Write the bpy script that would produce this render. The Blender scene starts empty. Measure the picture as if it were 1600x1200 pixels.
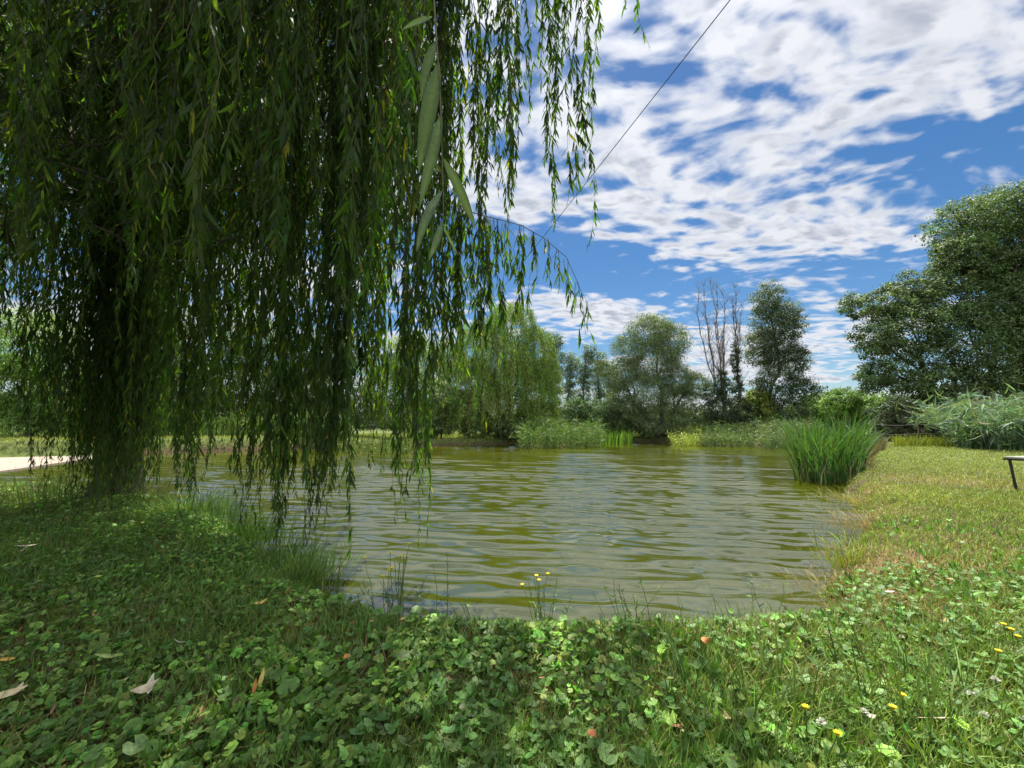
import bpy, math, random
import numpy as np
from mathutils import Vector
R = np.random.default_rng(7)
random.seed(7)
C = bpy.context.scene.collection
sc = bpy.context.scene

# ------------------------------------------------------------------ camera, sky, sun, exposure
CAM_H = 1.15                      # eye height over the water
PITCH = math.radians(5.57)
F = 667.0                         # focal length in pixels of a 1600 px wide picture
cd = bpy.data.cameras.new('camera'); cam = bpy.data.objects.new('camera', cd); C.objects.link(cam)
cam.location = (0, 0, CAM_H); cam.rotation_euler = (math.pi/2 + PITCH, 0, 0)
cd.sensor_width = 36.0; cd.lens = 36.0*F/1600.0; cd.clip_start = 0.05; cd.clip_end = 3000
sc.camera = cam
sc.view_settings.view_transform = 'Standard'; sc.view_settings.look = 'None'
sc.view_settings.exposure = 1.45; sc.view_settings.gamma = 1.0
sc.cycles.max_bounces = 8; sc.cycles.diffuse_bounces = 3; sc.cycles.glossy_bounces = 3
sc.cycles.transmission_bounces = 6; sc.cycles.transparent_max_bounces = 8
sc.cycles.use_denoising = True

SUN_EL = math.radians(69); SUN_AZ = math.radians(0)      # azimuth from +Y towards +X
SV = Vector((math.sin(SUN_AZ)*math.cos(SUN_EL), math.cos(SUN_AZ)*math.cos(SUN_EL), math.sin(SUN_EL)))
ld = bpy.data.lights.new('sun', 'SUN'); ld.energy = 4.6; ld.angle = math.radians(0.53); ld.color = (1.0, .95, .86)
lo = bpy.data.objects.new('sun', ld); C.objects.link(lo); lo.rotation_euler = SV.to_track_quat('Z', 'Y').to_euler()

def build_world():
    w = bpy.data.worlds.new('World'); sc.world = w; w.use_nodes = True
    nt = w.node_tree; N = nt.nodes; L = nt.links; N.clear()
    def n(t, **k):
        o = N.new(t)
        for a, b in k.items(): setattr(o, a, b)
        return o
    def mth(op, a, b=None, c=None, clamp=False):
        m = n('ShaderNodeMath', operation=op); m.use_clamp = clamp
        for i, v in enumerate((a, b, c)):
            if v is None: continue
            if isinstance(v, (int, float)): m.inputs[i].default_value = v
            else: L.new(v, m.inputs[i])
        return m.outputs[0]
    out = n('ShaderNodeOutputWorld'); bg = n('ShaderNodeBackground'); L.new(bg.outputs[0], out.inputs[0])
    bg.inputs[1].default_value = 0.10
    sky = n('ShaderNodeTexSky', sky_type='NISHITA'); sky.sun_disc = False
    sky.sun_elevation = SUN_EL; sky.sun_rotation = SUN_AZ
    sky.air_density = 1.0; sky.dust_density = 0.4; sky.ozone_density = 3.0; sky.altitude = 100
    hs = n('ShaderNodeHueSaturation'); hs.inputs['Saturation'].default_value = 1.28; hs.inputs['Value'].default_value = 0.42
    L.new(sky.outputs[0], hs.inputs['Color'])
    tc = n('ShaderNodeTexCoord'); sp = n('ShaderNodeSeparateXYZ'); L.new(tc.outputs['Generated'], sp.inputs[0])
    z = mth('MAXIMUM', sp.outputs[2], 0.0); zz = mth('ADD', z, 0.10)
    px = mth('DIVIDE', sp.outputs[0], zz); py = mth('DIVIDE', sp.outputs[1], zz)
    cb = n('ShaderNodeCombineXYZ'); L.new(px, cb.inputs[0]); L.new(py, cb.inputs[1])
    mp = n('ShaderNodeMapping'); L.new(cb.outputs[0], mp.inputs[0])
    mp.inputs['Rotation'].default_value = (0, 0, math.radians(-52)); mp.inputs['Scale'].default_value = (1.0, 1.45, 1.0)
    mp.inputs['Location'].default_value = (3.2, 1.7, 0)
    wn = n('ShaderNodeTexNoise'); wn.inputs['Scale'].default_value = 1.3; wn.inputs['Detail'].default_value = 2
    L.new(mp.outputs[0], wn.inputs[0])
    wa = n('ShaderNodeVectorMath', operation='SCALE'); wa.inputs['Scale'].default_value = 0.35; L.new(wn.outputs['Color'], wa.inputs[0])
    wv = n('ShaderNodeVectorMath', operation='ADD'); L.new(mp.outputs[0], wv.inputs[0]); L.new(wa.outputs[0], wv.inputs[1])
    def noise(scale, det, rough, off=(0, 0, 0)):
        a = n('ShaderNodeVectorMath', operation='ADD'); a.inputs[1].default_value = off; L.new(wv.outputs[0], a.inputs[0])
        t = n('ShaderNodeTexNoise'); t.inputs['Scale'].default_value = scale; t.inputs['Detail'].default_value = det
        t.inputs['Roughness'].default_value = rough; L.new(a.outputs[0], t.inputs[0]); return t.outputs['Fac']
    big = noise(0.7, 3, 0.5)
    mid = noise(8.2, 4, 0.42)
    fine = noise(22, 3, 0.5)
    d = mth('MULTIPLY', big, 2.7); d = mth('ADD', d, mth('MULTIPLY', mid, 1.5)); d = mth('ADD', d, mth('MULTIPLY', fine, 0.22))
    # more cover overhead, less near the horizon
    d = mth('ADD', d, mth('MULTIPLY', z, 0.34))
    def ramp(val, a, b):
        mr = n('ShaderNodeMapRange', interpolation_type='SMOOTHSTEP'); mr.inputs['From Min'].default_value = a; mr.inputs['From Max'].default_value = b
        L.new(val, mr.inputs['Value']); return mr.outputs[0]
    cov = ramp(d, 2.09, 2.52)
    thick = ramp(d, 2.3, 2.8)
    sh = noise(10.0, 4, 0.5, (0.03, 0.05, 0))
    shd = mth('MULTIPLY', thick, ramp(sh, 0.40, 0.62))
    cc = n('ShaderNodeMixRGB'); cc.inputs[1].default_value = (3.2, 3.25, 3.4, 1); cc.inputs[2].default_value = (1.75, 1.9, 2.2, 1); L.new(shd, cc.inputs[0])
    # glow of the clouds round the sun
    sdv = n('ShaderNodeVectorMath', operation='DOT_PRODUCT'); sdv.inputs[1].default_value = tuple(SV); L.new(tc.outputs['Generated'], sdv.inputs[0])
    gl = mth('MULTIPLY', mth('POWER', mth('MAXIMUM', sdv.outputs['Value'], 0.0), 9.0), 0.55)
    bk = ramp(mth('MULTIPLY', sp.outputs[1], -1.0), -0.45, 0.35)      # brightness added to the unseen clouds behind the viewer, as frontal fill
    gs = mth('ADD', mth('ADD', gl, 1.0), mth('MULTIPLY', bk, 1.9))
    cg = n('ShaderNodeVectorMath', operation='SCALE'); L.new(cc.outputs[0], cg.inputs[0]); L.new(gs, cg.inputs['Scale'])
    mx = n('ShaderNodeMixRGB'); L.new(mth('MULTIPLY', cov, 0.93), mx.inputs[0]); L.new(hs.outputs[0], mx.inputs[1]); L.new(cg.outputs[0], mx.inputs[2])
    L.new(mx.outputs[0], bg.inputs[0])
build_world()

# ------------------------------------------------------------------ projection helpers: a pixel of the photograph to a place in the world
def ray(px, py):
    u = (np.asarray(px, float)-800)/F; v = (600-np.asarray(py, float))/F
    return u, math.cos(PITCH) - v*math.sin(PITCH), math.sin(PITCH) + v*math.cos(PITCH)
def at_h(px, py, h=0.0):          # where the ray meets height h
    u, y, z = ray(px, py); t = (h-CAM_H)/z
    return np.array([u*t, y*t])
def at_d(px, py, d):              # where the ray meets distance d (world Y)
    u, y, z = ray(px, py); t = d/y
    return np.array([u*t, d + 0*t, CAM_H + z*t])
def proj(x, y, z):
    f = y*math.cos(PITCH) + (z-CAM_H)*math.sin(PITCH); up = -y*math.sin(PITCH) + (z-CAM_H)*math.cos(PITCH)
    f = np.where(f > .05, f, .05)
    return 800+F*x/f, 600-F*up/f

# ------------------------------------------------------------------ noise and distance
def vnoise(x, y, s, seed=0):
    x = np.asarray(x)*s + seed*17.3; y = np.asarray(y)*s + seed*9.7
    xi = np.floor(x); yi = np.floor(y); fx = x-xi; fy = y-yi
    fx = fx*fx*(3-2*fx); fy = fy*fy*(3-2*fy)
    def h(a, b):
        v = np.sin(a*127.1 + b*311.7 + seed*74.7)*43758.5453; return v-np.floor(v)
    return (h(xi, yi)*(1-fx)+h(xi+1, yi)*fx)*(1-fy) + (h(xi, yi+1)*(1-fx)+h(xi+1, yi+1)*fx)*fy
def fbm(x, y, s, seed=0, o=3):
    r = 0; a = .5
    for k in range(o): r = r + a*vnoise(x, y, s*2**k, seed+k); a *= .5
    return r/(1-.5**o)
def sdist(x, y, poly):            # signed distance to a polygon, negative inside
    x = np.asarray(x, float); y = np.asarray(y, float)
    d = np.full(x.shape, 1e9); ins = np.zeros(x.shape, bool)
    n = len(poly)
    for i in range(n):
        ax, ay = poly[i]; bx, by = poly[(i+1) % n]
        ex, ey = bx-ax, by-ay; t = np.clip(((x-ax)*ex+(y-ay)*ey)/(ex*ex+ey*ey+1e-12), 0, 1)
        d = np.minimum(d, np.hypot(x-ax-t*ex, y-ay-t*ey))
        if ay != by:
            c = ((ay > y) != (by > y)) & (x < ex*(y-ay)/ey + ax); ins ^= c
    return np.where(ins, -d, d)
sstep = lambda a, b, v: (lambda t: t*t*(3-2*t))(np.clip((v-a)/(b-a), 0, 1))

near_bank = [(-420, 792), (-250, 782), (-100, 776), (0, 770), (100, 773), (200, 777), (280, 792), (350, 812), (420, 836), (470, 858), (492, 885), (560, 906), (640, 926),
             (750, 938), (850, 946), (950, 949), (1050, 948), (1150, 946), (1220, 941), (1266, 925), (1276, 900), (1290, 880), (1318, 862), (1341, 848), (1338, 828),
             (1352, 808), (1330, 796), (1322, 782), (1316, 768), (1322, 757), (1342, 748), (1352, 735), (1354, 720), (1345, 707), (1300, 700)]
far_bank = [(1240, 698), (1170, 696), (1100, 694), (1030, 692), (960, 691.5), (900, 692), (850, 694), (760, 696), (650, 698.5), (500, 702), (400, 705), (300, 708), (220, 711), (165, 713)]
sand_edge = [(100, 722), (0, 736), (-150, 748), (-420, 765)]
# the near bank's crest hides the water's edge, so its points are read at the height of the crest
POND = [tuple(at_h(a, b, .21 if (b > 830 and a < 1270) else (.21*np.clip((b-770)/60, 0, 1) if a < 600 else (.12 if b > 890 else 0)))) for a, b in near_bank+far_bank+sand_edge]
SAND = [tuple(at_h(a, b, .03)) for a, b in [(175, 712.6), (100, 713), (0, 715.5), (-150, 720), (-420, 728), (-420, 768), (-150, 749.5), (0, 737), (100, 722.6)]]

def gz(x, y):                     # height of the ground
    x = np.asarray(x, float); y = np.asarray(y, float)
    jx = x + .16*(fbm(x, y, 2.2, 3)-.5); jy = y + .16*(fbm(x, y, 2.2, 5)-.5)
    d = sdist(jx, jy, POND)
    far = sstep(9, 16, y)
    B = .20 + far*(.12 + .28*sstep(-5, -12, x)*sstep(40, 20, y))
    B = B + .04*sstep(3, 6, x)*sstep(2, 6, y)
    w = .22 + .25*vnoise(x, y, .9, 2) + .25*far
    h = -.06 + (B+.06)*sstep(-.08, w, d)
    h = h + .05*(fbm(x, y, .8, 8)-.5)*sstep(.1, .8, d) + .03*(fbm(x, y, 5, 9, 2)-.5)*sstep(.1, .5, d)
    s = sdist(x, y, SAND)
    h = np.where((d > 0), h*sstep(-.02, .28, s) + .0*(1-sstep(-.02, .28, s)) + (1-sstep(-.02, .28, s))*.01, h)
    h = np.where(d < 0, np.maximum(-.7, -.06 + d*.5), h)
    r = np.hypot(x, y)
    h = h + sstep(60, 300, r)*1.5*fbm(x, y, .01, 4)
    return h

# ------------------------------------------------------------------ object helpers
def tag(o, label=None, cat=None, group=None, kind=None):
    if label: o['label'] = label
    if cat: o['category'] = cat
    if group: o['group'] = group
    if kind: o['kind'] = kind
    return o
def empty(name, loc=(0, 0, 0), **k):
    o = bpy.data.objects.new(name, None); C.objects.link(o); o.location = loc; o.empty_display_size = .3
    return tag(o, **k)
class MB:                         # collects shapes, builds ONE mesh
    def __init__(s): s.v = []; s.f = {3: [], 4: []}; s.c = []; s.n = 0
    def add(s, V, f3=None, f4=None, col=(1, 1, 1)):
        V = np.asarray(V, float).reshape(-1, 3)
        for k, f in ((3, f3), (4, f4)):
            if f is not None and len(f): s.f[k].append(np.asarray(f, np.int64).reshape(-1, k)+s.n)
        c = np.empty((len(V), 4), np.float32); c[:, 3] = 1; c[:, :3] = col
        s.v.append(V); s.c.append(c); s.n += len(V)
        return s
    def tube(s, P, rad, sides=6, col=(1, 1, 1)):
        P = np.asarray(P, float); n = len(P); rad = np.broadcast_to(np.asarray(rad, float), (n,))
        T = np.gradient(P, axis=0); T /= np.linalg.norm(T, axis=1, keepdims=True)+1e-9
        ref = np.array([.3, .1, 1.]) if abs(T[0, 2]) < .8 else np.array([1., .2, .1])
        A = np.cross(T, ref); A /= np.linalg.norm(A, axis=1, keepdims=True)+1e-9; B = np.cross(T, A)
        a = np.arange(sides)*2*math.pi/sides
        V = P[:, None]+rad[:, None, None]*(A[:, None]*np.cos(a)[None, :, None]+B[:, None]*np.sin(a)[None, :, None])
        i = np.arange(n-1)[:, None]*sides; j = np.arange(sides)[None]; k = (j+1) % sides
        f = np.stack([i+j, i+k, i+sides+k, i+sides+j], -1).reshape(-1, 4)
        return s.add(V, None, f, col)
    def box(s, c, d, rz=0, col=(1, 1, 1)):
        V = np.array([[x, y, z] for x in (-.5, .5) for y in (-.5, .5) for z in (-.5, .5)])*np.array(d)
        ca, sa = math.cos(rz), math.sin(rz); V = np.stack([V[:, 0]*ca-V[:, 1]*sa, V[:, 0]*sa+V[:, 1]*ca, V[:, 2]], 1)+np.array(c)
        return s.add(V, None, [[0, 1, 3, 2], [4, 6, 7, 5], [0, 4, 5, 1], [2, 3, 7, 6], [0, 2, 6, 4], [1, 5, 7, 3]], col)
    def build(s, name, mat, parent=None, smooth=False, **k):
        V = np.concatenate(s.v); cc = np.concatenate(s.c)
        f3 = np.concatenate(s.f[3]) if s.f[3] else np.zeros((0, 3), int); f4 = np.concatenate(s.f[4]) if s.f[4] else np.zeros((0, 4), int)
        me = bpy.data.meshes.new(name)
        me.vertices.add(len(V)); me.vertices.foreach_set('co', V.astype(np.float32).ravel())
        nl = f3.size+f4.size; me.loops.add(nl); me.loops.foreach_set('vertex_index', np.concatenate([f3.ravel(), f4.ravel()]).astype(np.int32))
        me.polygons.add(len(f3)+len(f4))
        st = np.concatenate([np.arange(len(f3))*3, f3.size+np.arange(len(f4))*4]).astype(np.int32)
        me.polygons.foreach_set('loop_start', st)
        me.update(calc_edges=True)
        if smooth: me.polygons.foreach_set('use_smooth', np.ones(len(st), bool))
        a = me.color_attributes.new('Col', 'FLOAT_COLOR', 'POINT'); a.data.foreach_set('color', cc.ravel())
        me.materials.append(mat)
        o = bpy.data.objects.new(name, me); C.objects.link(o)
        if parent: o.parent = parent; o.matrix_parent_inverse = parent.matrix_world.inverted(); o.location = -Vector(parent.location); o.matrix_parent_inverse.identity()
        return tag(o, **k)
def norm(v): return v/(np.linalg.norm(v, axis=-1, keepdims=True)+1e-9)
def rnd(n, s=1.): return R.normal(size=(n, 3))*s
def leaves(mb, base, axis, side, L, W, col, curl=0.15, wide=.45):
    """lance-shaped leaves: 6 points each; base, axis, side are N x 3, L and W are N"""
    n = len(base); axis = norm(axis); side = norm(np.cross(np.cross(axis, side), axis)); up = np.cross(side, axis)
    L = np.broadcast_to(L, (n,))[:, None]; W = np.broadcast_to(W, (n,))[:, None]
    c = np.broadcast_to(curl, (n,))[:, None]
    P = lambda t, w: base+axis*L*t+side*W*w - up*L*c*t*t
    V = np.stack([P(0, 0), P(.25, -wide), P(.25, wide), P(.62, -.4), P(.62, .4), P(1., 0)], 1)
    i = (np.arange(n)*6)[:, None]
    f3 = np.concatenate([i+[0, 1, 2], i+[3, 5, 4]]); f4 = i+[1, 3, 4, 2]
    mb.add(V, f3, f4, np.repeat(col, 6, 0) if np.ndim(col) == 2 else col)
def blades(mb, base, dirs, H, W, bend, col, segs=2):
    """tapering blades: bend leans them over along dirs (N x 2)"""
    n = len(base); d = np.concatenate([norm(dirs), np.zeros((n, 1))], 1); s = np.stack([-d[:, 1], d[:, 0], 0*d[:, 0]], 1)
    yaw = R.uniform(0, math.pi, n)[:, None]; s = s*np.cos(yaw)+d*np.sin(yaw)
    H = np.broadcast_to(H, (n,))[:, None]; W = np.broadcast_to(W, (n,))[:, None]; bend = np.broadcast_to(bend, (n,))[:, None]
    rows = []
    for k in range(segs):
        t = k/segs; c = base+np.array([0, 0, 1])*H*(t-.35*bend*t*t)+d*H*bend*t*t; w = W*(1-.55*t)*.5
        rows += [c-s*w, c+s*w]
    t = 1; rows.append(base+np.array([0, 0, 1])*H*(1-.35*bend)+d*H*bend)
    V = np.stack(rows, 1); m = 2*segs+1; i = (np.arange(n)*m)[:, None]
    f4 = np.concatenate([i+[2*k, 2*k+1, 2*k+3, 2*k+2] for k in range(segs-1)]) if segs > 1 else None
    mb.add(V, i+[2*segs-2, 2*segs-1, 2*segs], f4, np.repeat(col, m, 0) if np.ndim(col) == 2 else col)
def cvar(n, c, v=.2, hv=.12):     # leaf colours round a mean
    c = np.array(c)[None]*np.exp(R.normal(0, v, (n, 1))); return np.clip(c*(1+R.normal(0, hv, (n, 3))), 0.003, 1)

# ------------------------------------------------------------------ materials
def newmat(name):
    m = bpy.data.materials.new(name); m.use_nodes = True; nt = m.node_tree; b = nt.nodes['Principled BSDF']; return m, nt, b
def foliage_mat(name, trans=.35, rough=.5, spec=.25, tint=(1.25, 1.35, .45), under=None, mottle=0):
    m, nt, b = newmat(name); N = nt.nodes; L = nt.links
    a = N.new('ShaderNodeAttribute'); a.attribute_name = 'Col'
    src = a.outputs['Color']
    if mottle:
        tc = N.new('ShaderNodeTexCoord'); t = N.new('ShaderNodeTexNoise'); t.inputs['Scale'].default_value = mottle; t.inputs['Detail'].default_value = 3; L.new(tc.outputs['Object'], t.inputs[0])
        mr = N.new('ShaderNodeMapRange'); mr.inputs['From Min'].default_value = .3; mr.inputs['From Max'].default_value = .7; mr.inputs['To Min'].default_value = .62; mr.inputs['To Max'].default_value = 1.4; L.new(t.outputs['Fac'], mr.inputs['Value'])
        sc_ = N.new('ShaderNodeVectorMath'); sc_.operation = 'SCALE'; L.new(src, sc_.inputs[0]); L.new(mr.outputs[0], sc_.inputs['Scale']); src = sc_.outputs[0]
        bp = N.new('ShaderNodeBump'); bp.inputs['Strength'].default_value = .5; bp.inputs['Distance'].default_value = .004; L.new(t.outputs['Fac'], bp.inputs['Height']); L.new(bp.outputs[0], b.inputs['Normal'])
    if under:
        g = N.new('ShaderNodeNewGeometry'); mx = N.new('ShaderNodeMixRGB'); L.new(g.outputs['Backfacing'], mx.inputs[0]); L.new(src, mx.inputs[1])
        mu = N.new('ShaderNodeMixRGB'); mu.inputs[0].default_value = .6; L.new(src, mu.inputs[1]); mu.inputs[2].default_value = (*under, 1); L.new(mu.outputs[0], mx.inputs[2]); src = mx.outputs[0]
    L.new(src, b.inputs['Base Color']); b.inputs['Roughness'].default_value = rough; b.inputs['Specular IOR Level'].default_value = spec
    if trans > 0:
        t = N.new('ShaderNodeBsdfTranslucent'); mu = N.new('ShaderNodeMixRGB'); mu.blend_type = 'MULTIPLY'; mu.inputs[0].default_value = 1
        L.new(a.outputs['Color'], mu.inputs[1]); mu.inputs[2].default_value = (*tint, 1); L.new(mu.outputs[0], t.inputs[0])
        ms = N.new('ShaderNodeMixShader'); ms.inputs[0].default_value = trans
        L.new(b.outputs[0], ms.inputs[1]); L.new(t.outputs[0], ms.inputs[2]); L.new(ms.outputs[0], N['Material Output'].inputs[0])
    return m
def noise_mat(name, c1, c2, scale=6, rough=.9, bump=.3, stretch=(1, 1, 1), spec=.2, detail=6, metal=0, attr=False):
    m, nt, b = newmat(name); N = nt.nodes; L = nt.links
    tc = N.new('ShaderNodeTexCoord'); mp = N.new('ShaderNodeMapping'); mp.inputs['Scale'].default_value = stretch; L.new(tc.outputs['Object'], mp.inputs[0])
    t = N.new('ShaderNodeTexNoise'); t.inputs['Scale'].default_value = scale; t.inputs['Detail'].default_value = detail; t.inputs['Roughness'].default_value = .65; L.new(mp.outputs[0], t.inputs[0])
    cr = N.new('ShaderNodeValToRGB'); cr.color_ramp.elements[0].position = .32; cr.color_ramp.elements[1].position = .68
    cr.color_ramp.elements[0].color = (*c1, 1); cr.color_ramp.elements[1].color = (*c2, 1); L.new(t.outputs['Fac'], cr.inputs[0])
    src = cr.outputs[0]
    if attr:
        a = N.new('ShaderNodeAttribute'); a.attribute_name = 'Col'; mu = N.new('ShaderNodeMixRGB'); mu.blend_type = 'MULTIPLY'; mu.inputs[0].default_value = 1
        L.new(src, mu.inputs[1]); L.new(a.outputs['Color'], mu.inputs[2]); src = mu.outputs[0]
    L.new(src, b.inputs['Base Color']); b.inputs['Roughness'].default_value = rough; b.inputs['Specular IOR Level'].default_value = spec; b.inputs['Metallic'].default_value = metal
    if bump:
        bp = N.new('ShaderNodeBump'); bp.inputs['Strength'].default_value = bump; bp.inputs['Distance'].default_value = .03; L.new(t.outputs['Fac'], bp.inputs['Height']); L.new(bp.outputs[0], b.inputs['Normal'])
    return m
M_leaf = foliage_mat('willow_leaf', .48, .55, .12, (2.2, 2.6, .4), under=(.042, .060, .038))
M_fol = foliage_mat('tree_leaf', .30, .55, .25)
M_grass = foliage_mat('grass_blade', .30, .6, .2, (1.2, 1.25, .5))
M_ivy = foliage_mat('ground_leaf', .32, .5, .3, (1.1, 1.4, .35), mottle=90)
M_reed = foliage_mat('reed_blade', .30, .6, .2, (1.2, 1.2, .5))
M_straw = foliage_mat('straw', .15, .7, .15, (1, 1, .8))
M_bark = noise_mat('bark', (.035, .028, .02), (.12, .10, .075), 9, .95, .8, (1, 1, .25))
M_twig = noise_mat('twig', (.08, .075, .03), (.16, .14, .06), 20, .7, 0)
M_dead = noise_mat('dead_wood', (.10, .085, .07), (.22, .19, .16), 14, .9, .4, (1, 1, .3))
M_soil = noise_mat('soil', (.5, .5, .5), (1.25, 1.2, 1.15), 9, .95, .9, attr=True, detail=9)
M_sand = noise_mat('pale_sand', (.22, .175, .14), (.30, .245, .20), 5, .9, .1)

# ------------------------------------------------------------------ ground
def G(px, py, r): p = at_h(px, py, .2); return (p[0], p[1], r)
DRY = [G(1350, 872, .55)+(.9,), G(1300, 915, .45)+(.8,), G(1345, 925, .5)+(.8,), G(1370, 765, .5)+(.6,), G(1450, 842, .5)+(.3,), G(1480, 757, .7)+(.45,), G(1350, 792, .5)+(.8,),
       G(1180, 990, .35)+(.6,), G(1240, 1040, .3)+(.6,), G(580, 1065, .16)+(.8,), G(470, 1000, .2)+(.5,), G(40, 1020, .5)+(.6,), G(250, 980, .3)+(.35,), G(1000, 1060, .35)+(.35,), G(1560, 870, .6)+(.3,), G(60, 1150, .5)+(.4,),
       G(560, 1090, .12)+(.8,), G(80, 980, .25)+(.6,), G(150, 1100, .18)+(.6,), G(330, 1130, .12)+(.6,), G(860, 1090, .2)+(.5,), G(720, 1010, .15)+(.5,), G(700, 1080, .1)+(.5,)]
def dryness(x, y):
    v = 0.01+.14*sstep(.58, .75, fbm(x, y, 1.4, 21, 3))*sstep(1.2, 3.5, x)
    for cx, cy, r, s in DRY: v = np.maximum(v, s*np.exp(-((x-cx)**2+(y-cy)**2)/(r*r))*(.6+.8*fbm(x, y, 5, 31, 2)))
    return np.clip(v, 0, 1)
def ivyness(x, y):                # how much of the ground the round leaved plants take
    px, py = proj(x, y, 0.2+0*x)
    v = sstep(.8, -.6, x)*.95 + sstep(2.2, .6, x)*.35*sstep(3.4, 2.2, y)
    v = v*sstep(.45, .58, fbm(x, y, 2.1, 41, 3)+.05*sstep(0, -2, x))
    return np.clip(v*(1-.8*dryness(x, y)), 0, 1)

def build_ground():
    a = np.concatenate([np.radians(np.linspace(-66, 60, 760)), np.radians(np.linspace(60, 294, 120))[1:-1]])
    r = np.concatenate([[.01], np.geomspace(.5, 12, 240), np.geomspace(12, 60, 200)[1:], np.geomspace(60, 1500, 40)[1:]])
    A, Q = np.meshgrid(a, r); X = Q*np.sin(A); Y = Q*np.cos(A); Z = gz(X, Y)
    nr, na = X.shape; i = np.arange(nr-1)[:, None]*na; j = np.arange(na)[None]; k = (j+1) % na
    f = np.stack([i+j, i+k, i+na+k, i+na+j], -1).reshape(-1, 4)
    x = X.ravel(); y = Y.ravel(); z = Z.ravel(); dr = dryness(x, y)[:, None]
    far = sstep(8, 16, np.hypot(x, y))[:, None]; dr = dr*(1-sstep(14, 20, np.hypot(x, y))[:, None])
    soil = np.array([[.055, .040, .026]]); green = np.array([[.085, .115, .028]]); straw = np.array([[.26, .19, .09]])
    c = soil*(1-far)+green*far
    c = c*(1-dr*.8)+straw*dr*.8
    wet = (z < .16) & (np.hypot(x, y) > 1); d = sdist(x, y, POND); bank = (sstep(.45, .15, d)*sstep(.26+.2*(y > 16), .1, z))[:, None]
    c = c*(1-bank)+np.array([[.070, .045, .028]])*bank
    mb = MB(); mb.add(np.stack([x, y, z], 1), None, f, c)
    return mb.build('ground', M_soil, smooth=True, kind='structure')
build_ground()
mb = MB(); n = len(SAND); mb.add([(x, y, .045) for x, y in SAND]+[(x, y, -.3) for x, y in SAND], None, [(i, (i+1) % n, (i+1) % n+n, i+n) for i in range(n)])
cx_, cy_ = np.mean(SAND, 0)
bm_me = bpy.data.meshes.new('sand_flat')
bm_me.from_pydata([(x, y, .045) for x, y in SAND]+[(x, y, -.3) for x, y in SAND], [], [tuple(range(n))[::-1]]+[(i, (i+1) % n, (i+1) % n+n, i+n) for i in range(n)])
bm_me.materials.append(M_sand); o = bpy.data.objects.new('sand_flat', bm_me); C.objects.link(o); tag(o, kind='structure')

# ------------------------------------------------------------------ water
def build_water():
    m, nt, b = newmat('pond_water'); N = nt.nodes; L = nt.links
    tc = N.new('ShaderNodeTexCoord')
    t2 = N.new('ShaderNodeTexNoise'); t2.inputs['Scale'].default_value = .35; t2.inputs['Detail'].default_value = 3; L.new(tc.outputs['Object'], t2.inputs[0])
    cr = N.new('ShaderNodeValToRGB'); cr.color_ramp.elements[0].color = (.029, .034, .001, 1); cr.color_ramp.elements[1].color = (.042, .046, .002, 1)
    cr.color_ramp.elements[0].position = .35; cr.color_ramp.elements[1].position = .65
    L.new(t2.outputs['Fac'], cr.inputs[0]); L.new(cr.outputs[0], b.inputs['Base Color'])
    b.inputs['Roughness'].default_value = .07; b.inputs['IOR'].default_value = 1.75; b.inputs['Specular IOR Level'].default_value = 1.0
    mp = N.new('ShaderNodeMapping'); mp.inputs['Scale'].default_value = (1, 2.6, 1); mp.inputs['Rotation'].default_value = (0, 0, .12); L.new(tc.outputs['Object'], mp.inputs[0])
    t = N.new('ShaderNodeTexNoise'); t.inputs['Scale'].default_value = 5.5; t.inputs['Detail'].default_value = 4; t.inputs['Roughness'].default_value = .55; L.new(mp.outputs[0], t.inputs[0])
    bp = N.new('ShaderNodeBump'); bp.inputs['Strength'].default_value = .06; bp.inputs['Distance'].default_value = .02; L.new(t.outputs['Fac'], bp.inputs['Height']); L.new(bp.outputs[0], b.inputs['Normal'])
    a = np.radians(np.linspace(-67, 46, 620)); r = np.geomspace(1.6, 42, 1200)
    A, Q = np.meshgrid(a, r); X = Q*np.sin(A); Y = Q*np.cos(A)
    Z = np.zeros_like(X); rg = np.random.default_rng(3)
    for k in range(40):
        lam = math.exp(rg.uniform(math.log(.13), math.log(.44))); th = math.radians(rg.normal(85, 5.5 if lam > .2 else 9))
        kx, ky = 2*math.pi/lam*math.cos(th), 2*math.pi/lam*math.sin(th)
        amp = .036*lam/(2*math.pi)
        spacing = Q*.0027; fade = sstep(.6, .28, spacing/lam*2.2)
        mod = .5+1.0*vnoise(X, Y*1.6, .55, 50+k)
        ph = kx*X+ky*Y+rg.uniform(0, 6.28)+2.6*vnoise(X*.6, Y, .22, 90+k)
        Z += amp*fade*mod*np.sin(ph)*(.45+.55*sstep(2.2, 3.6, Q))
    nr, na = X.shape; i = np.arange(nr-1)[:, None]*na; j = np.arange(na-1)[None]
    f = np.stack([i+j, i+na+j, i+na+j+1, i+j+1], -1).reshape(-1, 4)
    x = X.ravel(); y = Y.ravel(); inside = sdist(x, y, POND) < .9
    f = f[inside[f].all(1)]
    mb = MB(); mb.add(np.stack([x, y, Z.ravel()], 1), None, f[:, ::-1]); o = mb.build('pond_water', m, smooth=True, kind='structure')
    return o
build_water()

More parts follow.
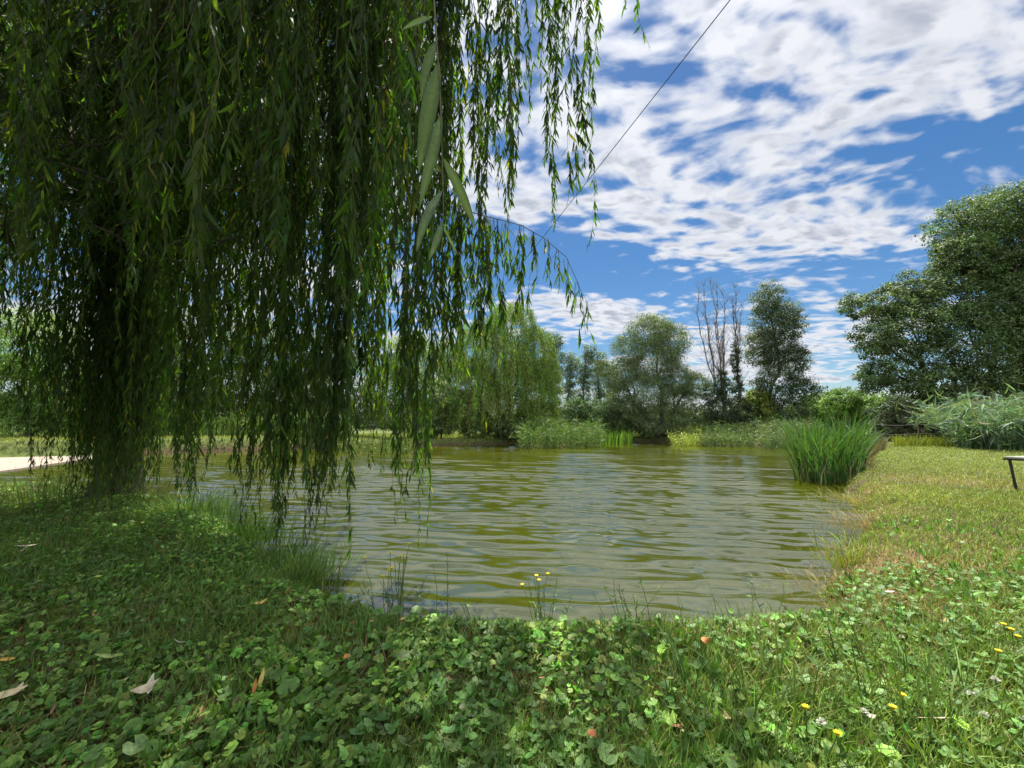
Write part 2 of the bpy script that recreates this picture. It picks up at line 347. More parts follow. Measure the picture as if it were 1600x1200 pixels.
# ------------------------------------------------------------------ generic trees
def wander(p0, p1, n=7, amp=.06, sag=0):
    p0 = np.array(p0, float); p1 = np.array(p1, float); t = np.linspace(0, 1, n)[:, None]; L = np.linalg.norm(p1-p0)
    P = p0+(p1-p0)*t; w = np.cumsum(R.normal(0, 1, (n, 3)), 0); w -= w[0]+(w[-1]-w[0])*t
    P = P+w*amp*L/math.sqrt(n); P[:, 2] += sag*L*4*(t*(1-t))[:, 0]; return P
def crown(mb, lobes, D, n, leaf, col, aspect=.42, droop=0., puff=.26, depthk=.8, var=.38, hard=.5):
    """lobes: (px, py, rx, ry) in photograph pixels at distance D; leaf-sized faces in clumps spread through each lobe"""
    areas = np.array([l[2]*l[3] for l in lobes], float); areas /= areas.sum()
    for (px, py, rx, ry), a in zip(lobes, areas):
        c = at_d(px, py, D)+np.array([0, R.uniform(-.3, .3)*rx*D/F, 0]); k = D/F
        rad = np.array([rx*k, min(rx, ry*1.5)*k*depthk, ry*k])
        m = max(60, int(n*a*2.0)); per = 40; npf = max(6, m//per)
        u = norm(rnd(npf)); rr = R.uniform(hard**3, 1, npf)**(1/3); rr *= 1-.10*R.random(npf)
        pc = c+u*rad*rr[:, None]
        pr = puff*min(rad[0], rad[2])*R.uniform(.5, 1.25, npf); pr = np.maximum(pr, leaf*1.3)
        idx = np.repeat(np.arange(npf), per); M = len(idx)
        off = norm(rnd(M))*(R.random(M)[:, None]**.45); off[:, 2] *= .62; off[:, 2] -= droop*R.random(M)*1.2
        P = pc[idx]+off*pr[idx][:, None]
        nn = norm(off*1.0+u[idx]*.35+np.array([0, 0, .45])+rnd(M, .38))
        axis = norm(np.cross(nn, rnd(M))+off*.5+np.array([0, 0, -.15-droop]))
        side = np.cross(axis, nn)
        L = leaf*.72*np.exp(R.normal(0, .25, M))
        cc = cvar(npf, col, var*.8, .06)[idx]*np.exp(R.normal(0, .18, (M, 1)))
        leaves(mb, P, axis, side, L, L*aspect, cc, .1)
def tree(name, D, base, lobes, n, leaf, col, label, group=None, cat='tree', trunks=None, tr=.16, mat=None, bark=None, limbs=True, **kw):
    b = at_d(base[0], base[1], D); g = float(gz(b[0], b[1])); b[2] = g
    root = empty(name, tuple(b), label=label, cat=cat, group=group)
    tb = MB(); k = D/F
    stems = trunks or [(0, 0, lobes[0][0], lobes[0][1])]
    if limbs:
        tops = []
        for (dx, dy, tx, ty) in stems:
            p0 = b+np.array([dx*k, dy, -.1]); p1 = at_d(tx, ty, D+dy); P = wander(p0, p1, 9, .05)
            tb.tube(P, np.linspace(tr, tr*.25, 9)*np.r_[1.35, np.ones(8)], 8); tops.append(P)
        for l in lobes:
            c = at_d(l[0], l[1], D); best = min(tops, key=lambda P: np.abs(P[:, 0]-c[0]).min()+.2*np.abs(P[:, 2]-c[2]).min())
            ok = [q for q in range(1, 8) if best[q][2] < c[2]]; q = ok[-1] if ok else 2; q = max(1, q-R.integers(0, 3))
            P = wander(best[q], c+rnd(1, .05)[0], 7, .09); r0 = tr*(.55-.05*q)
            tb.tube(P, np.linspace(max(r0, .02), .012, 7), 6)
            for s in range(5):
                e = c+norm(rnd(1))[0]*np.array([l[2]*k, l[2]*k*.6, l[3]*k])*.85
                tb.tube(wander(P[R.integers(3, 6)], e, 6, .1), np.linspace(max(r0*.4, .014), .005, 6), 4)
        tb.build('trunk', bark or M_bark, root, smooth=True)
    cb = MB(); crown(cb, lobes, D, n, leaf, col, **kw); cb.build('crown', mat or M_fol, root)
    return root

DG = (.040, .066, .026)           # deep green
big = [(1535, 345, 75, 48), (1590, 325, 70, 50), (1650, 340, 90, 70), (1500, 395, 48, 30), (1560, 395, 80, 36), (1440, 445, 45, 30), (1400, 470, 40, 34), (1340, 478, 32, 24), (1365, 530, 42, 34),
       (1430, 510, 60, 50), (1490, 470, 60, 42), (1500, 530, 60, 60), (1560, 480, 60, 45), (1600, 520, 70, 60), (1660, 470, 90, 100), (1360, 585, 30, 30), (1410, 580, 50, 42), (1470, 600, 52, 38), (1540, 590, 50, 34), (1610, 600, 60, 44), (1580, 425, 90, 36), (1500, 430, 60, 30), (1530, 395, 60, 30), (1650, 420, 80, 50), (1680, 600, 80, 80)]
tree('broadleaf_tree', 23, (1500, 690), big, 110000, .16, (.085, .128, .045), 'largest tree, dense dark green crown over the lawn at the right edge', 'trees round the pond',
     trunks=[(0, 0, 1490, 560), (-8, .3, 1430, 540), (30, .5, 1570, 500), (60, 0, 1620, 420)], tr=.26, aspect=.5, puff=.30, hard=.45)
tree('poplar_tree', 30.5, (1208, 690), [(1200, 470, 30, 36), (1212, 505, 38, 40), (1240, 500, 24, 34), (1195, 540, 32, 36), (1225, 550, 38, 34), (1248, 560, 24, 28), (1205, 595, 42, 26), (1245, 610, 34, 26), (1190, 630, 30, 26), (1225, 645, 40, 26)],
     30000, .15, (.085, .12, .06), 'tall narrow leafy tree right of the bare dead trees', 'trees round the pond', trunks=[(-4, 0, 1208, 470)], tr=.15, puff=.34, hard=.25, var=.3)
tree('round_willow', 29.6, (1035, 690), [(1015, 515, 38, 30), (1045, 530, 36, 34), (985, 545, 30, 34), (1020, 565, 48, 40), (1055, 590, 30, 30), (965, 590, 26, 26), (1000, 610, 50, 34), (1060, 625, 36, 26), (1085, 600, 30, 22), (975, 640, 36, 28), (1025, 655, 50, 26), (940, 575, 14, 16)],
     56000, .14, (.115, .155, .065), 'rounded grey green willow with a full crown at the far bank centre', 'trees round the pond',
     trunks=[(0, 0, 1025, 540), (4, .2, 1070, 610), (-6, 0, 970, 590)], tr=.17, aspect=.3, droop=.35, puff=.36, hard=.5)
# two dead poplars and the ivy round their feet
def bare(name, D, base, tops, label, tr=.13):
    b = at_d(base[0], base[1], D); b[2] = float(gz(b[0], b[1])); root = empty(name, tuple(b), label=label, cat='dead tree', group='bare dead trees'); tb = MB(); tw = MB(); k = D/F
    main = wander(b-[0, 0, .1], at_d(base[0]+4, 600, D), 6, .03); tb.tube(main, np.linspace(tr*1.3, tr*.8, 6), 8)
    for (tx, ty) in tops:
        s = main[R.integers(3, 6)]; P = wander(s, at_d(tx, ty, D+R.uniform(-.5, .5)), 12, .035)
        P[:, 0] += .25*np.sin(np.linspace(0, math.pi, 12))*np.sign(tx-base[0])*min(1, abs(tx-base[0])/25)
        tb.tube(P, np.linspace(tr*.42, .012, 12), 6)
        for q in range(2, 12):
            for s_ in range(5):
                e = P[q]+np.array([R.normal(0, .30), R.normal(0, .30), R.uniform(.45, 1.1)])*(1.2-.05*q)
                tw.tube(wander(P[q], e, 5, .07), np.linspace(.014, .006, 5), 3)
                if R.random() < .5: tw.tube(wander(e*.5+P[q]*.5, e+[R.normal(0, .2), 0, .1], 4, .08), np.linspace(.009, .005, 4), 3)
    tb.build('trunk', M_dead, root, smooth=True); tw.build('branch', M_dead, root)
    return root
r1 = bare('dead_poplar', 29.5, (1128, 690), [(1092, 455), (1100, 448), (1110, 445), (1120, 450), (1130, 462), (1128, 520), (1104, 500)], 'bare dead tree with a fan of many upright stems, leftmost of the bare pair')
cb = MB(); crown(cb, [(1125, 640, 28, 28), (1112, 615, 16, 20), (1130, 600, 12, 26), (1140, 665, 34, 18)], 29.4, 9000, .13, (.045, .07, .03), puff=.35); cb.build('ivy_cover', M_fol, r1)
r2 = bare('dead_poplar', 30, (1152, 690), [(1148, 450), (1145, 470), (1160, 480), (1154, 520)], 'slimmer bare dead tree with one tall stem, beside the leafy narrow tree')
cb = MB(); crown(cb, [(1158, 645, 24, 30), (1152, 605, 12, 22), (1148, 560, 9, 26), (1165, 670, 24, 16)], 29.9, 7000, .13, (.045, .07, .03), puff=.35); cb.build('ivy_cover', M_fol, r2)

# thin grey poplars beyond the reeds
for i, (x, t, w) in enumerate([(868, 515, 14), (892, 545, 16), (915, 530, 15), (938, 545, 13), (850, 540, 14), (958, 560, 12)]):
    lb = [(x+R.normal(0, 3), t+20+j*24, w*(.8+.3*R.random()), 19) for j in range(6)]
    tree('grey_poplar', 42+i*1.3, (x, 680), lb, 7000, .19, (.12, .17, .10), ['tallest thin grey green tree rising out of the row beyond the reeds', 'thin grey green tree second from the left in the row beyond the reeds',
         'thin grey tree in the middle of the row beyond the reeds', 'short grey green tree near the round willow', 'thin grey tree half hidden by the light green weeping tree', 'shortest thin tree touching the round willow'][i],
         'thin trees beyond the reeds', tr=.12, puff=.5, hard=.1, trunks=[(0, 0, x, t+20)])
# light green weeping tree
def weeping(name, D, base, lobes, n, col, label, leaf=.13, group='trees round the pond'):
    b = at_d(base[0], base[1], D); b[2] = float(gz(b[0], b[1])); root = empty(name, tuple(b), label=label, cat='tree', group=group); k = D/F; tb = MB(); cb = MB()
    for s in range(5):
        top = lobes[s % len(lobes)]; P = wander(b+[R.normal(0, .25), R.normal(0, .2), -.1], at_d(top[0], top[1], D), 8, .08); tb.tube(P, np.linspace(.13, .03, 8), 7)
    for (px, py, rx, ry) in lobes:
        c = at_d(px, py, D); m = int(n*rx*ry/sum(l[2]*l[3] for l in lobes)/60)
        for s in range(m):
            a = R.uniform(0, 6.28); rr = math.sqrt(R.random()); p = c+np.array([math.cos(a)*rr*rx*k, math.sin(a)*rr*rx*k*.8, math.sqrt(max(0, 1-rr*rr))*ry*k*.9])
            ln = R.uniform(.5, 1.4)*ry*k*1.2; t = R.random(60)[:, None]
            q = p+np.array([0, 0, -1])*ln*t+rnd(60, .06)+np.array([math.cos(a), math.sin(a), 0])*ln*.18*t
            q[:, 2] = np.maximum(q[:, 2], b[2]+.2)
            leaves(cb, q, rnd(60, .5)+[0, 0, -1.], rnd(60), leaf*np.exp(R.normal(0, .2, 60)), leaf*.28, cvar(1, col, .22)[0]*np.exp(R.normal(0, .2, (60, 1))), .1)
    tb.build('trunk', M_bark, root, smooth=True); cb.build('crown', M_fol, root); return root
weeping('weeping_willow', 27, (785, 690), [(800, 500, 38, 34), (760, 530, 46, 36), (835, 540, 32, 36), (790, 570, 60, 46), (730, 590, 46, 40), (850, 590, 28, 36), (700, 560, 26, 40), (770, 630, 70, 34), (840, 640, 30, 20), (720, 640, 40, 40), (815, 600, 50, 50)], 120000, (.15, .22, .045), 'light green weeping tree with stems showing, across the water behind the hanging strands')
# trees behind the willow curtain on the left bank
tree('bank_tree', 26, (640, 690), [(640, 560, 50, 46), (600, 600, 46, 44), (680, 620, 40, 34), (630, 650, 55, 28)], 24000, .15, (.15, .22, .055), 'mid green tree seen through the hanging strands left of the light green one', 'trees round the pond', tr=.14, aspect=.35)
tree('bank_tree', 27, (520, 690), [(520, 560, 56, 50), (470, 610, 50, 40), (560, 630, 46, 34), (510, 650, 60, 26)], 22000, .16, (.09, .14, .05), 'dark tree across the water seen through the thin strand bundles', 'trees round the pond', tr=.16)
tree('bank_tree', 25, (385, 690), [(390, 540, 60, 56), (340, 600, 56, 46), (430, 610, 46, 40), (390, 650, 66, 26)], 22000, .16, (.085, .135, .045), 'dark tree on the left bank behind the strands between the long bundles', 'trees round the pond', tr=.16)
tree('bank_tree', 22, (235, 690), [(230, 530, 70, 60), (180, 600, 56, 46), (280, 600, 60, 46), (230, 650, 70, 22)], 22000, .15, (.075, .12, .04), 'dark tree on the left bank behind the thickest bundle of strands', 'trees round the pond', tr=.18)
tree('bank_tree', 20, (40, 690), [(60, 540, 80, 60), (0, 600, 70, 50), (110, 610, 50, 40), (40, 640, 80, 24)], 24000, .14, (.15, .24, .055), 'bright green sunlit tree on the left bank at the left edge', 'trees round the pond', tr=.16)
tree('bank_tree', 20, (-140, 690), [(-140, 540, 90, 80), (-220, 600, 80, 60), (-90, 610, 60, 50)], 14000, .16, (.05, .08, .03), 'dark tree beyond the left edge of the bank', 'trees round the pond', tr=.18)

# bushes
def bush(D, base, lobes, n, leaf, col, label, **kw):
    return tree('bush', D, base, lobes, n, leaf, col, label, 'bushes round the pond', 'bush', tr=.05, **kw)
bush(30, (1190, 690), [(1185, 620, 18, 14), (1172, 632, 14, 12), (1196, 640, 16, 18)], 6000, .16, (.18, .22, .035), 'yellow green bush between the ivy clad dead trunks and the leafy narrow tree')
bush(33, (1300, 690), [(1285, 640, 34, 22), (1320, 625, 34, 20), (1350, 635, 34, 24), (1300, 660, 50, 22), (1260, 650, 26, 22)], 18000, .17, (.13, .22, .04), 'fresh green bush behind the tall cattail clump')
bush(38, (1275, 690), [(1270, 630, 26, 18), (1250, 645, 20, 18)], 6000, .18, (.08, .13, .045), 'dark round bush farther back over the cattail clump')
bush(21.5, (1400, 700), [(1395, 665, 30, 22), (1425, 650, 26, 28), (1445, 680, 30, 16), (1380, 685, 18, 14), (1470, 660, 26, 26)], 11000, .11, (.075, .085, .040), 'brownish bramble thicket behind the wire fence')
bush(24.5, (1440, 700), [(1440, 660, 40, 32), (1490, 670, 34, 26), (1400, 640, 26, 26), (1375, 655, 26, 26), (1520, 650, 34, 34), (1460, 635, 34, 24)], 15000, .14, (.05, .08, .03), 'dark undergrowth below the largest tree')
bush(30, (1025, 692), [(1000, 670, 36, 18), (1050, 672, 36, 16), (1090, 655, 24, 20), (960, 665, 26, 18)], 9000, .12, (.065, .105, .035), 'dark low bush round the foot of the round willow')
bush(30.8, (1210, 692), [(1200, 672, 36, 20), (1240, 665, 34, 22)], 8000, .13, (.075, .12, .045), 'dark green bush under the leafy narrow tree')
bush(26.5, (690, 690), [(690, 650, 40, 34), (665, 665, 30, 24)], 8000, .13, (.16, .21, .08), 'pale green bush beside the multi stemmed light green tree')
bush(26.8, (740, 690), [(745, 668, 36, 24), (800, 668, 40, 22)], 8000, .12, (.075, .12, .035), 'dark low bush under the light green weeping tree')
bush(30, (925, 690), [(900, 640, 26, 20), (935, 650, 30, 26), (960, 640, 20, 24)], 8000, .14, (.07, .12, .04), 'green bush behind the bright reeds left of the round willow')
bush(22, (470, 695), [(470, 665, 50, 24), (520, 668, 36, 22)], 7000, .12, (.11, .18, .045), 'green bush on the far bank seen between two strand bundles')
bush(20, (150, 700), [(130, 640, 60, 30), (200, 655, 50, 26), (70, 650, 40, 26)], 9000, .12, (.13, .22, .05), 'light green bush on the left bank beside the thickest strand bundle')
# far woods as one mass
mb = MB(); n = 230
for i in range(n):
    a = math.radians(-80+160*i/n+R.normal(0, .4)); d = R.uniform(70, 95); h = R.uniform(2.4, 5.0)*(1.2 if abs(a) > .5 else 1)
    c = np.array([d*math.sin(a), d*math.cos(a), .5]); m = 420; u = rnd(m); u = norm(u)*R.random((m, 1))**.4*[2.6, 1.5, h*.55]+[0, 0, h*.5]
    leaves(mb, c+u, rnd(m), rnd(m), .5, .3, cvar(1, (.055, .085, .045), .2)[0]*np.exp(R.normal(0, .2, (m, 1))))
mb.build('distant_woods', M_fol, kind='stuff', label='low dark line of distant trees on the horizon', cat='woods')

# ------------------------------------------------------------------ reeds and tall grasses
def reeds(name, poly_px, h0, n, height, width, col, label, lean=.25, bend=.5, segs=4, base_col=None, cat='reeds', mat=None, leafy=0, spread=None, group='reed and grass clumps at the water'):
    P = np.array([at_h(a, b, h0) for a, b in poly_px]); lo_, hi_ = P.min(0), P.max(0); pts = []
    while sum(map(len, pts)) < n:
        q = R.uniform(lo_, hi_, (n*2, 2)); pts.append(q[sdist(q[:, 0], q[:, 1], P) < 0])
    q = np.concatenate(pts)[:n]; c = q.mean(0); z = np.maximum(gz(q[:, 0], q[:, 1]), -.1); root = empty(name, (c[0], c[1], float(max(0, gz(c[0], c[1])))), label=label, cat=cat, group=group)
    base = np.concatenate([q, z[:, None]], 1); out = (q-c)/(np.abs(q-c).max(0)+1e-6)
    H = height*np.exp(R.normal(0, .18, n)); mb = MB(); dirs = out*(spread or .8)+R.normal(0, .6, (n, 2))
    b = np.clip(bend*np.abs(R.normal(.5, .35, n))+lean*np.hypot(*out.T)*.8, 0, 1.6)
    blades(mb, base, dirs, H, width*np.exp(R.normal(0, .2, n)), b, cvar(n, col, .22), segs); mb.build('blades', mat or M_reed, root)
    if leafy:
        lb = MB(); m = n*leafy; i = np.repeat(np.arange(n), leafy); t = R.uniform(.10, 1, m)[:, None]; d = norm(dirs)[i]
        p = base[i]+np.array([0, 0, 1])*(H[i, None]*(t-.35*b[i, None]*t*t)); p[:, :2] += d*(H[i, None]*b[i, None]*t*t)
        ax = rnd(m, .6); ax[:, 2] = R.uniform(-.7, .7, m); leaves(lb, p, ax, rnd(m), height*R.uniform(.15, .32, m), width*R.uniform(.9, 1.7, m), cvar(m, col, .25), .5); lb.build('leaves', mat or M_reed, root)
    if base_col is not None:
        m = n//2; i = R.integers(0, n, m); sb = MB(); blades(sb, base[i]+rnd(m, .05)*[1, 1, 0], R.normal(size=(m, 2)), height*R.uniform(.25, .55, m), width*.8, .25, cvar(m, base_col, .25), 2); sb.build('dry_stems', M_straw, root, kind='stuff')
    return root
reeds('cattail_clump', [(1240, 751), (1275, 756), (1325, 757), (1345, 748), (1352, 732), (1350, 722), (1300, 725), (1258, 738)], 0, 800, 1.32, .036, (.055, .120, .030), 'tall bright green cattails leaning over the water at the corner of the lawn', .42, .42, 5, (.22, .18, .10), spread=1.6)
reeds('giant_reed', [(1490, 705), (1560, 708), (1700, 708), (1700, 699), (1500, 699)], .25, 1000, 1.75, .034, (.135, .205, .120), 'pale blue green arching reeds at the right edge below the largest tree', .55, .75, 5, leafy=14, spread=1.2)
reeds('reed_bed', [(812, 692), (940, 691), (940, 684), (812, 684)], .3, 1500, 1.25, .03, (.095, .155, .045), 'pale green reed bed with brown lower stems on the far bank', .1, .3, 4, (.24, .16, .08), leafy=5)
reeds('cattail_clump', [(905, 693.5), (988, 693), (988, 689), (905, 689)], .05, 700, .95, .035, (.15, .27, .035), 'bright yellow green cattails at the water in front of the reed bed', .2, .3, 4)
reeds('grass_clump', [(1050, 689), (1098, 689), (1098, 684), (1050, 684)], .3, 500, .85, .04, (.25, .32, .07), 'yellow green patch of tall grass right of the round willow', .2, .5, 3, leafy=3)
reeds('grey_reeds', [(1095, 696.5), (1180, 697.5), (1180, 691), (1095, 690)], .05, 900, .95, .03, (.10, .15, .055), 'grey green tall grass hanging over the water below the dead trees', .3, .6, 4, (.26, .19, .12), leafy=4)
reeds('grey_reeds', [(1190, 699), (1262, 701), (1275, 694), (1190, 692)], .05, 900, 1.1, .03, (.12, .165, .075), 'silvery grey reeds just left of the tall cattails', .3, .6, 4, leafy=4)
reeds('grass_tuft', [(1398, 703), (1490, 703), (1490, 699.5), (1398, 699.5)], .25, 700, .42, .02, (.17, .21, .035), 'yellow green tufts along the far edge of the lawn by the wire fence', .2, .6, 3, leafy=0)
reeds('grass_tuft', [(1340, 713), (1385, 710), (1385, 703), (1350, 703)], .2, 500, .5, .018, (.12, .11, .06), 'dry brownish grass tuft behind the tall cattails', .3, .7, 3, (.26, .2, .12))
reeds('reed_bed', [(330, 690), (480, 689), (480, 685), (330, 685)], .4, 900, 1.1, .03, (.10, .16, .04), 'green reeds on the far bank between two strand bundles', .1, .3, 3, leafy=3)
reeds('reed_bed', [(-200, 683), (330, 683), (330, 680), (-200, 680)], .6, 1400, 1.1, .03, (.09, .15, .045), 'green reeds along the left bank behind the thickest strands', .1, .4, 3, leafy=3)
reeds('grass_tuft', [(505, 700), (640, 697), (640, 691), (505, 692)], .3, 600, .6, .03, (.11, .15, .045), 'tall grass on the far bank left of the light green tree', .1, .4, 3, leafy=2)

# ------------------------------------------------------------------ wire fence, cable, bench
def fence():
    pa = at_h(1368, 702, .25); pb = at_h(1500, 699, .25); L_ = np.hypot(*(pb-pa)); z = .22
    root = empty('wire_fence', (pa[0], pa[1], z), label='low grey wire fence in front of the brown bramble thicket', cat='fence')
    for i in range(3):
        p = pa+(pb-pa)*(i/2*.98+.01); m = MB(); P = np.array([[p[0], p[1], z-.2], [p[0]+.01, p[1], z+.5], [p[0]+.03, p[1], z+1.15]]); m.tube(P, [.03, .028, .024], 8); m.build('post', M_dead, root, smooth=True)
    for hz in (.62, .98):
        m = MB(); t = np.linspace(0, 1, 12)[:, None]; P = np.concatenate([pa+(pb-pa)*t, z+hz-.05*np.sin(t*math.pi*2)**2], 1); P[:, 1] -= .05; m.tube(P, .010, 5); m.build('wire', M_wire, root)
M_wire = noise_mat('weathered_metal', (.10, .095, .085), (.18, .17, .16), 20, .7, .1, metal=.3)
M_cable = noise_mat('black_cable', (.012, .012, .013), (.03, .03, .03), 10, .6, 0)
fence()
def cable(pts, r, label):
    P = np.array([at_d(*p) for p in pts]); t = np.linspace(0, 1, len(P)); tt = np.linspace(0, 1, 40)
    Q = np.stack([np.interp(tt, t, P[:, i]) for i in range(3)], 1); a, b, c = Q[0], Q[20], Q[-1]
    Q = a+(c-a)*tt[:, None]; Q[:, 2] -= 4*tt*(1-tt)*.35
    m = MB(); m.tube(Q, r, 6); m.build('overhead_cable', M_cable, label=label, cat='cable')
cable([(1180, -50, 7.5), (845, 372, 22), (650, 610, 60)], .011, 'thin black cable crossing the cloudy sky above the pond')
def bench():
    p = at_h(1588, 771, .22); g = .22; root = empty('metal_bench', (p[0], p[1], g), label='low black metal bench frame with a grey top on the lawn at the right edge', cat='bench')
    H = .46; a = np.array([p[0]+.02, p[1]]); fwd = np.array([.55, -1.25]); sd = np.array([.42, .10])
    M_b = noise_mat('black_steel', (.010, .010, .011), (.03, .03, .03), 12, .45, .05, spec=.5); M_t = noise_mat('grey_board', (.22, .22, .21), (.36, .35, .33), 8, .6, .2, (1, 8, 1))
    for q in (a, a+sd, a+fwd, a+fwd+sd):
        m = MB(); m.tube([[q[0], q[1], g-.05], [q[0]-.035, q[1], g+H*.5], [q[0]-.06, q[1], g+H]], .017, 8); m.build('leg', M_b, root, smooth=True)
    ang = math.atan2(fwd[1], fwd[0]); L_ = np.hypot(*fwd)+.12
    for q, nm in ((a, 0), (a+sd, 1)):
        c = q+fwd/2-[.06, 0]; m = MB(); m.box((c[0], c[1], g+H+.008), (L_, .03, .03), ang); m.build('rail', M_b, root)
    for k in range(3):
        c = a+sd*((k+.5)/3)+fwd/2-[.06, 0]; m = MB(); m.box((c[0], c[1], g+H+.034), (L_, .12, .014), ang); m.build('slat', M_t, root)
bench()

# ------------------------------------------------------------------ the willow over the near bank
def dome(x, y, tx, ty):
    r = np.hypot(x-tx, y-ty); return 8.3-.062*r*r
def willow():
    tb0 = at_h(178, 778, .2); tx, ty = tb0
    root = empty('weeping_willow', (tx, ty, float(gz(tx, ty))), label='large weeping willow with long dark strands hanging over the near bank and water', cat='tree', group='trees round the pond')
    T = MB(); base = np.array([tx, ty, .1])
    trunk = np.array([base, base+[.05, 0, .4], base+[.0, -.05, 1.2], base+[.12, .0, 2.1], base+[.2, -.1, 3.0]])
    T.tube(trunk, [.34, .25, .22, .22, .24], 16)
    limbs = []
    ends = [(-.4, 2.0), (-1.4, 3.2), (-.2, 1.3), (-3.0, 1.6), (-5.2, 1.6), (-8.5, 2.5), (-10, 6), (-8.5, 9.5), (-5, 10.5), (-1.8, 8.0), (-1.6, 5.6), (-3.4, 3.6), (-2.2, 5.2), (-6.0, 4.0), (-2.0, 4.0)]
    for (ex, ey) in ends:
        e = np.array([ex, ey, float(dome(ex, ey, tx, ty))-.25]); s = trunk[4]+[0, 0, -R.uniform(0, .5)]
        t = np.linspace(0, 1, 14)[:, None]; P = s+(e-s)*t; P[:, 2] = s[2]+(e[2]-s[2])*t[:, 0]**.55*1.0; P[:, 2] += .9*np.sin(t[:, 0]*math.pi)*.7
        w = np.cumsum(R.normal(0, .05, (14, 3)), 0); w[0] = 0; P += w; T.tube(P, np.linspace(.15, .018, 14), 8); limbs.append(P)
    LP = np.concatenate([l[3:] for l in limbs])
    T.build('trunk', M_bark, root, smooth=True)
    tw = MB(); lv = MB(); br = MB()
    def strand(p0, zend, drift, leaf=.095, dens=42, sway=.042, colm=1.):
        L_ = max(.3, p0[2]-zend); n = max(4, int(L_/.16)); t = np.linspace(0, 1, n)[:, None]
        P = p0+np.array([drift[0], drift[1], 0])*t**1.5+np.array([0, 0, -L_])*t
        w = np.cumsum(R.normal(0, sway*.6, (n, 2)), 0); w -= w[0]; P[:, :2] += w-w[-1]*t**2*.85
        tw.tube(P, np.linspace(.0028, .0011, n), 3, (1, 1, 1))
        m = int(L_*dens); s = np.sort(R.random(m))**.93; s = s[s > .02]; m = len(s)
        if m < 2: return P
        q = np.stack([np.interp(s, t[:, 0], P[:, i]) for i in range(3)], 1)
        a = R.uniform(0, 6.28, m); out = np.stack([np.cos(a), np.sin(a), 0*a], 1); sp = R.uniform(.18, .75, m)[:, None]
        ax = out*sp+np.array([0, 0, -1.]); L = leaf*np.exp(R.normal(0, .22, m))*np.where(s > .93, .6, 1); side = np.cross(ax, out)+rnd(m, .6)
        cm = cvar(1, (.041, .076, .017), .30, .09)[0]*colm; yel = (R.random(m) < .025)[:, None]
        col = cm*np.exp(R.normal(0, .25, (m, 1)))*(1-yel)+np.array([.22, .20, .03])*yel
        leaves(lv, q, ax, side, L, L*R.uniform(.13, .19, m), col, R.uniform(-.1, .35, m)); return P
    def connect(p):
        d = ((LP-p)**2).sum(1)+4*(LP[:, 2] < p[2]-.6); q = LP[int(np.argmin(d))]
        P = wander(q, p, 6, .06, .10); br.tube(P, np.linspace(.013, .004, 6), 5)
        for k in range(2, 6):
            for s in range(2): strand(P[k]+rnd(1, .03)[0], P[k][2]-R.uniform(.3, 1.1), R.normal(0, .15, 2))
    def bunch(px, d, ye, wpx, n, spread_end=.45, up=None, wide=.75, **kw):
        e = at_d(px, ye, d); ztop = max(float(dome(e[0], e[1], tx, ty)), CAM_H+1.12*d+.2) if up is None else up
        c = np.array([e[0], e[1], ztop]); connect(c); w = wpx*d/F*wide
        dr = R.normal(0, .12, 2)
        for i in range(n):
            z0 = ztop-R.uniform(0, .8); ze = min(z0-.3, e[2]+(abs(R.normal(0, spread_end)) if i > 1 else 0)); p = np.array([e[0]+R.normal(0, w*.8)-dr[0], e[1]+R.normal(0, w*1.2)-dr[1], z0]); strand(p, max(ze, .10), dr+R.normal(0, .03, 2), **kw)
    long_ = [(15, 4.6, 650, 26, 10), (60, 4.4, 750, 10, 9), (118, 4.9, 772, 16, 14), (145, 5.2, 775, 18, 22), (175, 5.0, 775, 18, 24), (205, 5.0, 775, 14, 22), (232, 4.9, 765, 10, 11), (285, 4.2, 790, 9, 16), (312, 4.0, 765, 9, 9),
             (345, 4.5, 705, 10, 7), (392, 3.7, 818, 5, 11), (432, 3.4, 838, 6, 15), (458, 4, 690, 9, 7), (492, 3.2, 850, 8, 17), (520, 3.4, 770, 9, 9), (535, 3.1, 862, 3, 2), (562, 3.6, 700, 10, 8), (590, 3.4, 735, 6, 4), (625, 3.2, 812, 7, 6),
             (655, 3.3, 850, 4, 4), (641, 3.5, 745, 8, 7), (690, 3.6, 640, 8, 6), (715, 3.4, 600, 8, 6), (748, 3.3, 660, 6, 4), (330, 3.6, 640, 14, 8), (375, 4.1, 660, 10, 8), (250, 4.4, 700, 14, 10), (95, 4.6, 680, 14, 8), (475, 3.8, 720, 10, 6), (600, 4.2, 660, 10, 6)]
    for b in long_: bunch(b[0], b[1], b[2], b[3], int(b[4]*1.7), spread_end=.4)
    for b in [(130, 5.5, 772, 20, 20), (160, 5.4, 776, 20, 26), (190, 5.4, 776, 18, 26), (215, 5.3, 776, 16, 16)]: bunch(*b, spread_end=.4)
    # the thinner right-hand edge against the sky
    for b in [(722, 3.3, 300, 14, 4), (740, 3.6, 270, 14, 3), (762, 3.3, 250, 14, 3), (778, 3.2, 300, 10, 4), (795, 3.3, 345, 6, 6), (805, 3.2, 300, 6, 4), (848, 3.3, 248, 4, 2), (878, 3.3, 352, 5, 3), (866, 3.4, 200, 5, 2), (903, 3.2, 315, 4, 3), (915, 3.3, 260, 4, 2), (926, 3.3, 397, 3, 1), (930, 3.4, 300, 3, 1), (944, 3.2, 72, 3, 1), (835, 3.5, 110, 10, 3), (885, 3.4, 90, 12, 4), (975, 3.3, 14, 3, 1), (820, 3.6, 180, 7, 3)]: bunch(*b, spread_end=.35, wide=1.5, colm=.95)
